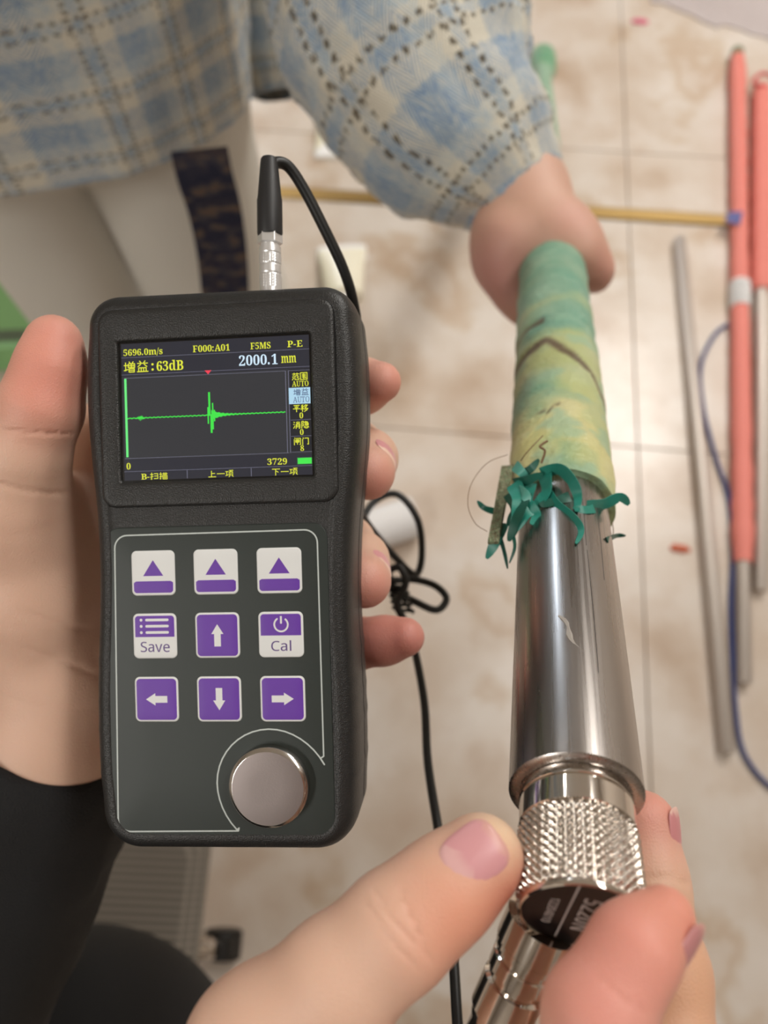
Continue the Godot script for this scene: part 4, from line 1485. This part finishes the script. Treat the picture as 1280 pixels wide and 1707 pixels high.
func plaid() -> ImageTexture:
	const N := 768                                            # 0.13 m, two repeats
	var im := Image.create(N, N, false, Image.FORMAT_RGB8)
	var n := FastNoiseLite.new()
	n.seed = 3
	n.frequency = 0.05
	var n2 := FastNoiseLite.new()
	n2.seed = 77
	n2.frequency = 0.09
	var cream := rgb8(226, 220, 204)
	var blue := rgb8(134, 160, 190)
	var pale := rgb8(190, 203, 210)
	var dark := rgb8(70, 60, 44)
	var band := func(p: float) -> Color:
		var q := fposmod(p, 1.0)
		if q < 0.08 or q > 0.72: return blue
		if q > 0.33 and q < 0.43: return blue.lerp(pale, 0.3)
		if q > 0.56: return pale
		return cream
	for y in N:
		for x in N:
			# slubby yarn: the edges of the bands wander along the slant of the weave
			var jag := 15.0 * n.get_noise_2d((x + y * 0.5) * 1.4, (y - x * 0.5) * 0.25) + 9.0 * n2.get_noise_2d((x + y * 0.5) * 2.0, (y - x * 0.5) * 0.3)
			var up := posmod(x / 48, 2) == 0
			var slant := x + y / 2 if up else x - y / 2
			var tw := posmod(slant + int(2.0 * n2.get_noise_2d(x, y)), 12) < 6
			var u := fposmod((x + jag) * 2.0 / N, 1.0)
			var v := fposmod((y + jag) * 2.0 / N, 1.0)
			var c: Color = band.call(u) if tw else band.call(v)
			c = c.lerp(cream, clampf(0.25 + 1.1 * n.get_noise_2d(slant * 2.2, y * 0.35), 0.0, 0.75))
			# dark thick stitches run in two pairs
			var lx := minf(absf(u - 0.30), absf(u - 0.46))
			var ly := minf(absf(v - 0.30), absf(v - 0.46))
			var k := 0.0
			if posmod(y + int(8.0 * n2.get_noise_2d(x * 0.2, y * 0.2)), 40) < 23: k = smoothstep(0.021, 0.011, lx)
			if posmod(x + int(8.0 * n2.get_noise_2d(x * 0.2, y * 0.2)), 40) < 21: k = maxf(k, smoothstep(0.019, 0.010, ly))
			c = c.lerp(dark, k * 0.8)
			var th := 0.92 + 0.10 * sin((slant if up else -slant) * TAU / 9.0) + 0.09 * n2.get_noise_2d(x * 2.0, y * 2.0)
			im.set_pixel(x, y, Color(c.r * th, c.g * th, c.b * th))
	return ImageTexture.create_from_image(im)

func build_helper() -> void:
	var pl := mat(Color.WHITE, 0.9)
	pl.albedo_texture = plaid()
	pl.uv1_scale = Vector3(1 / 0.13, 1 / 0.13, 1)
	pl.rim_enabled = true
	pl.rim = 0.3
	var hip := cp(110, 150, 790)
	var o := thing("person", "person in blue and cream plaid jacket and white trousers gripping the wrapped rod", "person", Vector3(hip.x, 0, hip.z))
	# skin: forearm, wrist and closed hand
	body_begin(0.012, 0.009)
	chain(0, [J(790, 180, 478, 30.4), J(868, 325, 477, 28.1), J(892, 385, 466, 28.1)])
	chain(0, [J(868, 325, 477, 27.0), J(846, 400, 470, 21.4), J(834, 436, 472, 18.0)])
	chain(0, [J(868, 335, 475, 27.0), J(922, 400, 459, 20), J(935, 415, 456, 16)])
	chain(0, [J(846, 400, 470, 20.2), J(945, 405, 457, 20.2)])
	chain(1, [J(930, 395, 458, 17), J(964, 428, 452, 13.5), J(990, 450, 457, 10.5), J(991, 461, 464, 9.8)])
	var toward := ROD_T_now()
	for k in 4:
		var s := 372.0 + 19.0 * k
		var fin := []
		for q in 8:
			var deg := -55.0 - q * 21.0
			fin.append([rod_pt(s - 1.5 * q * (1.0 - k * 0.3), deg, 29.0 - q * 0.25), lerpf(11.5, 8.6, q / 7.0)])
		chain(2 + k, [J(846 + 3 * k, 415 - 26 * k, 472 + 9 * k, 15.5)] + fin)
	var skin := rgb8(206, 164, 144)
	var red := rgb8(202, 148, 132)
	part("body", body_mesh(0.0026, skin, [[cp(835, 455, 461), 0.045, rgb8(196, 140, 132)], [cp(990, 450, 450), 0.03, red], [cp(950, 380, 444), 0.025, rgb8(206, 152, 136)]]), M.skin, o)
	# sleeve
	var path := smooth_path([cp(862, 334, 477), cp(842, 305, 477), cp(800, 258, 476), cp(748, 203, 475), cp(700, 128, 477), cp(664, 20, 482), cp(640, -140, 495), cp(600, -420, 529)], 7)
	var rad := []
	for i in path.size():
		var t := i / float(path.size() - 1)
		rad.append(sample([[0, 0.0332], [0.05, 0.0349], [0.14, 0.0405], [0.28, 0.0540], [0.42, 0.0653], [0.57, 0.0754], [0.71, 0.0832], [0.86, 0.0900], [1.0, 0.0956]], t))
	var sl := sleeve(path, rad, 0.003, 72, 0.10, 5)
	# torso: rings from the hem up, leaning a little
	var rings := []
	var uvs := []
	var n := FastNoiseLite.new()
	n.seed = 8
	n.frequency = 1.0
	var right := (cam_basis * Vector3.RIGHT)
	right = Vector3(right.x, 0, right.z).normalized().rotated(Vector3.UP, deg_to_rad(9))
	var fwd := right.cross(Vector3.UP)                        # away from the lens
	for i in 30:
		var h := i / 29.0 * 0.55
		var ring := []
		var row := []
		for j in 97:
			var a := TAU * j / 96.0
			var c := cos(a)
			var s := sin(a)
			var sx := signf(c) * pow(absf(c), 0.72) * (0.205 + 0.03 * h)
			var sz := signf(s) * pow(absf(s), 0.72) * (0.135 + 0.02 * h)
			var fold := 1.0 + 0.05 * n.get_noise_3d(c * 2.2, s * 2.2, h * 3.0) + 0.02 * n.get_noise_3d(c * 6.0, s * 6.0, h * 9.0)
			var p := hip + right * (sx * fold) + fwd * (sz * fold) + Vector3.UP * (h + 0.012 * sin(a * 2.0 + 0.4) * (1.0 - h)) - fwd * (-0.06 * h)
			if j < 96: ring.append(p)
			row.append(Vector2(a / TAU * 1.04, h))
		rings.append(ring)
		uvs.append(row)
	var hem := []
	var inside := []
	for j in 96:
		hem.append(rings[0][j].lerp(hip, 0.02)); inside.append(rings[3][j].lerp(hip + Vector3.UP * 0.05, 0.02))
	var jacket := part("jacket", loft([inside, hem] + rings, false, true, [uvs[3], uvs[0]] + uvs, [], 0.2), pl, o, Transform3D(), "blue and cream plaid jacket with dark dashed lines")
	part("sleeve", loft(sl[0], false, true, sl[1], [], 0.2), pl, jacket)
	# the other cuff of the jacket, partly behind the torso's edge
	var p2 := smooth_path([cp(466, 158, 790), cp(462, 130, 785), cp(452, 40, 765), cp(436, -90, 730), cp(400, -260, 690)], 6)
	var r2 := []
	for i in p2.size(): r2.append(lerpf(0.028, 0.05, i / float(p2.size() - 1)))
	var sl2 := sleeve(p2, r2, 0.003, 48, 0.12, 9)
	part("sleeve", loft(sl2[0], false, true, sl2[1], [], 0.2), pl, jacket)
	# trousers
	body_begin(0.05, 0.03)
	var h1 := hip - right * 0.10 + Vector3.UP * 0.04
	var h2 := hip + right * 0.085 + Vector3.UP * 0.04
	chain(0, [[h1, 100.0], [h2, 100.0]])
	chain(1, [[h1 - Vector3.UP * 0.05, 92.0], [Vector3(h1.x - 0.01, 0.48, h1.z - 0.02), 88.0], [Vector3(h1.x - 0.01, 0.10, h1.z + 0.02), 96.0]])
	chain(2, [[h2 - Vector3.UP * 0.05, 104.0], [Vector3(h2.x - 0.01, 0.48, h2.z - 0.03), 104.0], [Vector3(h2.x + 0.0, 0.10, h2.z + 0.0), 108.0]])
	part("trousers", body_mesh(0.012, Color.WHITE), M.white_cloth, o)
	# dark patterned strap hanging in front of the right-hand leg
	var im := Image.create(128, 256, false, Image.FORMAT_RGB8)
	var pn := FastNoiseLite.new()
	pn.seed = 6
	pn.frequency = 0.035
	for y in 256:
		for x in 128:
			var k := pn.get_noise_2d(x, y)
			im.set_pixel(x, y, rgb8(96, 78, 66) if k > 0.28 else rgb8(62, 58, 66) if k > 0.1 else rgb8(28, 30, 52))
	var sm := mat(Color.WHITE, 0.85)
	sm.albedo_texture = ImageTexture.create_from_image(im)
	sm.uv1_triplanar = true
	sm.uv1_scale = Vector3.ONE * 6.0
	var sp := smooth_path([cp(332, 250, 655), cp(342, 295, 672), cp(358, 350, 705), cp(370, 420, 750), cp(376, 500, 800), cp(378, 600, 860)], 5)
	var ac := []
	var wd := []
	for i in sp.size():
		ac.append(right); wd.append(0.05 if i < 20 else 0.046)
	part("patterned_strap", ribbon(sp, ac, wd, 0.006), sm, o, Transform3D(), "dark navy and brown patterned cloth strip")

func ROD_T_now() -> Vector3:
	var v := -ROD_0.normalized()
	ROD_T = (v - ROD_A * v.dot(ROD_A)).normalized()
	ROD_R = ROD_A.cross(ROD_T)
	return ROD_T

func sample(t: Array, x: float) -> float:
	for i in t.size() - 1:
		if x <= t[i + 1][0]: return lerpf(t[i][1], t[i + 1][1], (x - t[i][0]) / (t[i + 1][0] - t[i][0]))
	return t[-1][1]

func on_finger(axis: Vector3, r: float, along: Vector3, out: Vector3, w: float, l: float, bend: float, bed: Color, moon: Color, tip: Color) -> Array:
	var a := along.normalized()
	var o := cam_basis * out
	o = (o - a * o.dot(a)).normalized()
	return [axis + o * (r * 0.001), a, o, w, l, bend, bed, moon, tip]

func build_holder() -> void:
	var o := thing("person", "person in black coat holding the gauge in one hand, the probe in the other", "person", Vector3(-0.3, 0, 0.4))
	var skin := rgb8(222, 182, 160)
	var pinkish := rgb8(220, 152, 136)
	var dusky := rgb8(204, 134, 122)
	# --- the hand under the gauge
	body_begin(0.010, 0.0045)
	chain(0, [J(-150, 1760, 330, 34), J(-20, 1440, 285, 30), J(88, 1235, 262, 25), J(110, 1130, 258, 22)])
	chain(0, [J(110, 1180, 262, 19), J(150, 900, 262, 15), J(190, 725, 260, 11.5)])
	chain(0, [J(130, 1180, 264, 17), J(200, 950, 264, 14), J(240, 805, 264, 11)])
	chain(0, [J(140, 1180, 264, 16), J(200, 1000, 264, 13), J(255, 890, 264, 10.5)])
	chain(0, [J(140, 1190, 262, 16), J(200, 1080, 262, 13), J(250, 985, 262, 10)])
	chain(0, [J(70, 1120, 256, 19), J(66, 990, 247, 21), J(30, 850, 233, 16)])
	chain(0, [J(105, 1110, 256, 17), J(112, 960, 252, 15.5), J(92, 840, 247, 11)])
	chain(1, [J(18, 850, 231, 15), J(40, 760, 223, 12.6), J(68, 680, 219, 11.4), J(84, 615, 218, 9.6), J(90, 572, 218, 8.2)])
	chain(2, [J(190, 725, 260, 11), J(420, 640, 266, 9.4), J(560, 640, 256, 9.0), J(602, 644, 246, 8.9), J(635, 637, 239, 6.6)])
	chain(3, [J(240, 805, 264, 11), J(450, 745, 268, 9.6), J(590, 745, 258, 9.0), J(614, 764, 246, 9.0), J(613, 788, 233, 8.7)])
	chain(4, [J(255, 890, 264, 10.5), J(450, 890, 268, 9.4), J(578, 905, 259, 9.0), J(600, 935, 247, 9.0), J(607, 969, 233, 8.6)])
	chain(5, [J(250, 985, 262, 10), J(430, 1060, 266, 8.6), J(590, 1073, 253, 8.5), J(640, 1068, 246, 7.5), J(675, 1062, 242, 6.5)])
	# creases: thumb joint and thumb root, wrist
	var th := cp(90, 572, 218) - cp(40, 760, 223)
	groove(cp(66, 722, 210), th.rotated(cam_basis * Vector3.BACK, 0.25), 13, 0.55, 0.7)
	groove(cp(48, 820, 214), th, 18, 0.5, 1.0)
	groove(cp(100, 1040, 232), cp(150, 1000, 232) - cp(60, 1150, 232), 14, 0.5, 1.2)
	groove(cp(110, 1110, 236), cp(150, 1060, 232) - cp(60, 1190, 232), 16, 0.4, 1.0)
	var left := body_mesh(0.0014, skin, [[cp(95, 560, 210), 0.024, pinkish], [cp(70, 640, 208), 0.026, rgb8(224, 150, 132)], [cp(655, 640, 236), 0.022, pinkish], [cp(625, 805, 228), 0.020, pinkish], [cp(615, 985, 226), 0.020, pinkish], [cp(680, 1075, 236), 0.03, dusky], [cp(610, 1075, 244), 0.03, dusky]])
	# --- the hand at the probe
	body_begin(0.008, 0.0045)
	chain(0, [J(640, 2600, 210, 27), J(690, 2350, 180, 24), J(720, 2250, 168, 22)])
	chain(0, [J(700, 2260, 166, 18), J(520, 2000, 152, 18), J(440, 1760, 143, 14.5)])
	chain(0, [J(740, 2240, 168, 17), J(900, 2020, 142, 13)])
	chain(0, [J(760, 2240, 170, 16), J(1000, 2040, 150, 12.5)])
	chain(0, [J(780, 2250, 174, 15), J(1060, 2080, 168, 12)])
	chain(0, [J(620, 2100, 156, 14), J(840, 2060, 148, 13)])
	chain(1, [J(440, 1760, 143, 14), J(560, 1640, 142, 11.4), J(664, 1548, 143, 10.5), J(740, 1484, 145, 9.4), J(800, 1432, 147, 8.7)])
	chain(2, [J(900, 2020, 142, 12), J(960, 1850, 128, 9.2), J(996, 1690, 121, 8.1), J(1058, 1582, 124, 6.9), J(1106, 1530, 128, 5.3)])
	chain(3, [J(1000, 2040, 150, 11.5), J(1116, 1780, 146, 9.6), J(1104, 1620, 154, 8.9), J(1080, 1470, 164, 8.0), J(1072, 1374, 169, 7.5)])
	chain(4, [J(1060, 2080, 168, 11), J(1090, 1800, 172, 9.2), J(1050, 1640, 176, 8.4), J(1010, 1520, 178, 7.8)])
	var tdir := cp(800, 1432, 147) - cp(560, 1640, 142)
	for q in [[664, 1545, 0.35, 0.5, 10.0], [648, 1560, 0.28, 0.45, 9.0], [684, 1530, 0.3, 0.4, 8.0], [700, 1560, 0.2, 0.5, 7.0]]:
		groove(cp(q[0], q[1], 133), tdir.rotated(cam_basis * Vector3.BACK, -0.25 if q[0] > 670 else 0.1), q[4], q[2], q[3])
	groove(cp(1040, 1660, 116), cp(1056, 1600, 120) - cp(1006, 1690, 120), 6, 0.2, 0.5)
	groove(cp(1110, 1470, 158), cp(1080, 1470, 164) - cp(1104, 1620, 154), 8, 0.3, 0.6)
	var rt := body_mesh(0.0012, skin, [[cp(840, 1400, 143), 0.011, rgb8(238, 204, 172)], [cp(770, 1530, 136), 0.02, rgb8(226, 160, 134)], [cp(1060, 1560, 118), 0.026, rgb8(224, 152, 136)], [cp(1130, 1500, 124), 0.02, rgb8(226, 150, 130)], [cp(1000, 1680, 112), 0.022, rgb8(222, 150, 136)], [cp(1090, 1350, 166), 0.018, pinkish], [cp(1130, 1640, 146), 0.03, rgb8(216, 166, 134)], [cp(860, 1500, 143), 0.014, rgb8(204, 120, 96)]])
	var body := part("body", merged([left, rt]), M.skin, o)
	# fingernails
	var bed := rgb8(216, 150, 154)
	var moon := rgb8(228, 178, 178)
	var tip := rgb8(222, 162, 160)
	var nails := []
	var td := (cp(838, 1400, 149) - cp(752, 1470, 145)).normalized()
	var up := cam_basis * Vector3(-0.18, 0.38, 0.9)
	nails.append([cp(792, 1424, 138.95), td, up, 11.6, 11.8, 8.2, rgb8(214, 154, 158), rgb8(222, 174, 172), rgb8(218, 164, 156)])
	nails.append(on_finger(cp(1084, 1554, 126), 6.7, cp(1104, 1522, 128) - cp(1056, 1590, 124), Vector3(0.74, -0.34, 0.58), 9.5, 12.5, 6.8, rgb8(192, 132, 132), rgb8(194, 138, 136), rgb8(206, 154, 144)))
	nails.append(on_finger(cp(1073, 1384, 168.5), 7.6, cp(1072, 1340, 169) - cp(1080, 1470, 164), Vector3(0.88, 0.05, 0.46), 9.5, 11.0, 7.2, rgb8(204, 136, 138), moon, rgb8(226, 184, 172)))
	nails.append(on_finger(cp(613, 775, 239.5), 8.9, cp(613, 790, 232) - cp(613, 764, 246), Vector3(0.82, 0.55, 0.14), 12.0, 12.5, 8.8, bed, moon, rgb8(240, 206, 186)))
	nails.append(on_finger(cp(604, 955, 239.5), 8.9, cp(607, 971, 232) - cp(600, 935, 247), Vector3(0.82, 0.55, 0.14), 12.0, 12.5, 8.8, bed, moon, rgb8(240, 206, 186)))
	for q in nails:
		part("fingernail", nail_mesh(q[0], q[1], q[2], q[3], q[4], q[5], q[6], q[7], q[8]), M.nail, body)
	# --- black coat: sleeve at the near wrist, body and thigh
	var path := smooth_path([cp(74, 1192, 262), cp(50, 1250, 268), cp(-20, 1420, 290), cp(-140, 1720, 340), cp(-240, 2000, 400)], 6)
	var rad := []
	for i in path.size(): rad.append(lerpf(0.034, 0.062, i / float(path.size() - 1)))
	var sl := sleeve(path, rad, 0.003, 48, 0.08, 14)
	body_begin(0.06, 0.04)
	var back := 0.54
	chain(0, [[cp(-90, 1380, 490), 80.0], [cp(-300, 1640, 530), 100.0], [cp(-200, 1900, 530), 120.0], [cp(110, 1890, 520), 128.0]])
	chain(0, [[cp(-90, 1380, 490), 80.0], [Vector3(-0.40, 1.0, 0.22), 120.0], [Vector3(-0.38, 1.2, 0.40), 120.0]])
	chain(0, [[cp(60, 1890, 530), 110.0], [Vector3(-0.32, 0.80, back), 140.0], [Vector3(-0.3, 1.2, back), 130.0]])
	chain(0, [[Vector3(-0.12, 1.22, back), 90.0], [Vector3(-0.02, 1.06, 0.42), 62.0], [cp(640, 2500, 205), 38.0]])
	chain(0, [[Vector3(-0.5, 1.2, back), 90.0], [cp(-240, 2000, 400), 62.0]])
	var coat := part("coat", body_mesh(0.012, Color.WHITE), M.black_cloth, o)
	part("sleeve", loft(sl[0], false, true, [], [], 0.2), M.black_cloth, coat)
	body_begin(0.05, 0.03)
	chain(1, [[Vector3(-0.40, 0.7, back), 100.0], [Vector3(-0.42, 0.42, back - 0.04), 75.0], [Vector3(-0.42, 0.06, back + 0.02), 56.0]])
	chain(2, [[Vector3(-0.22, 0.7, back), 100.0], [Vector3(-0.2, 0.42, back - 0.02), 75.0], [Vector3(-0.2, 0.06, back + 0.04), 56.0]])
	part("trousers", body_mesh(0.014, Color.WHITE), M.black_trouser, o)
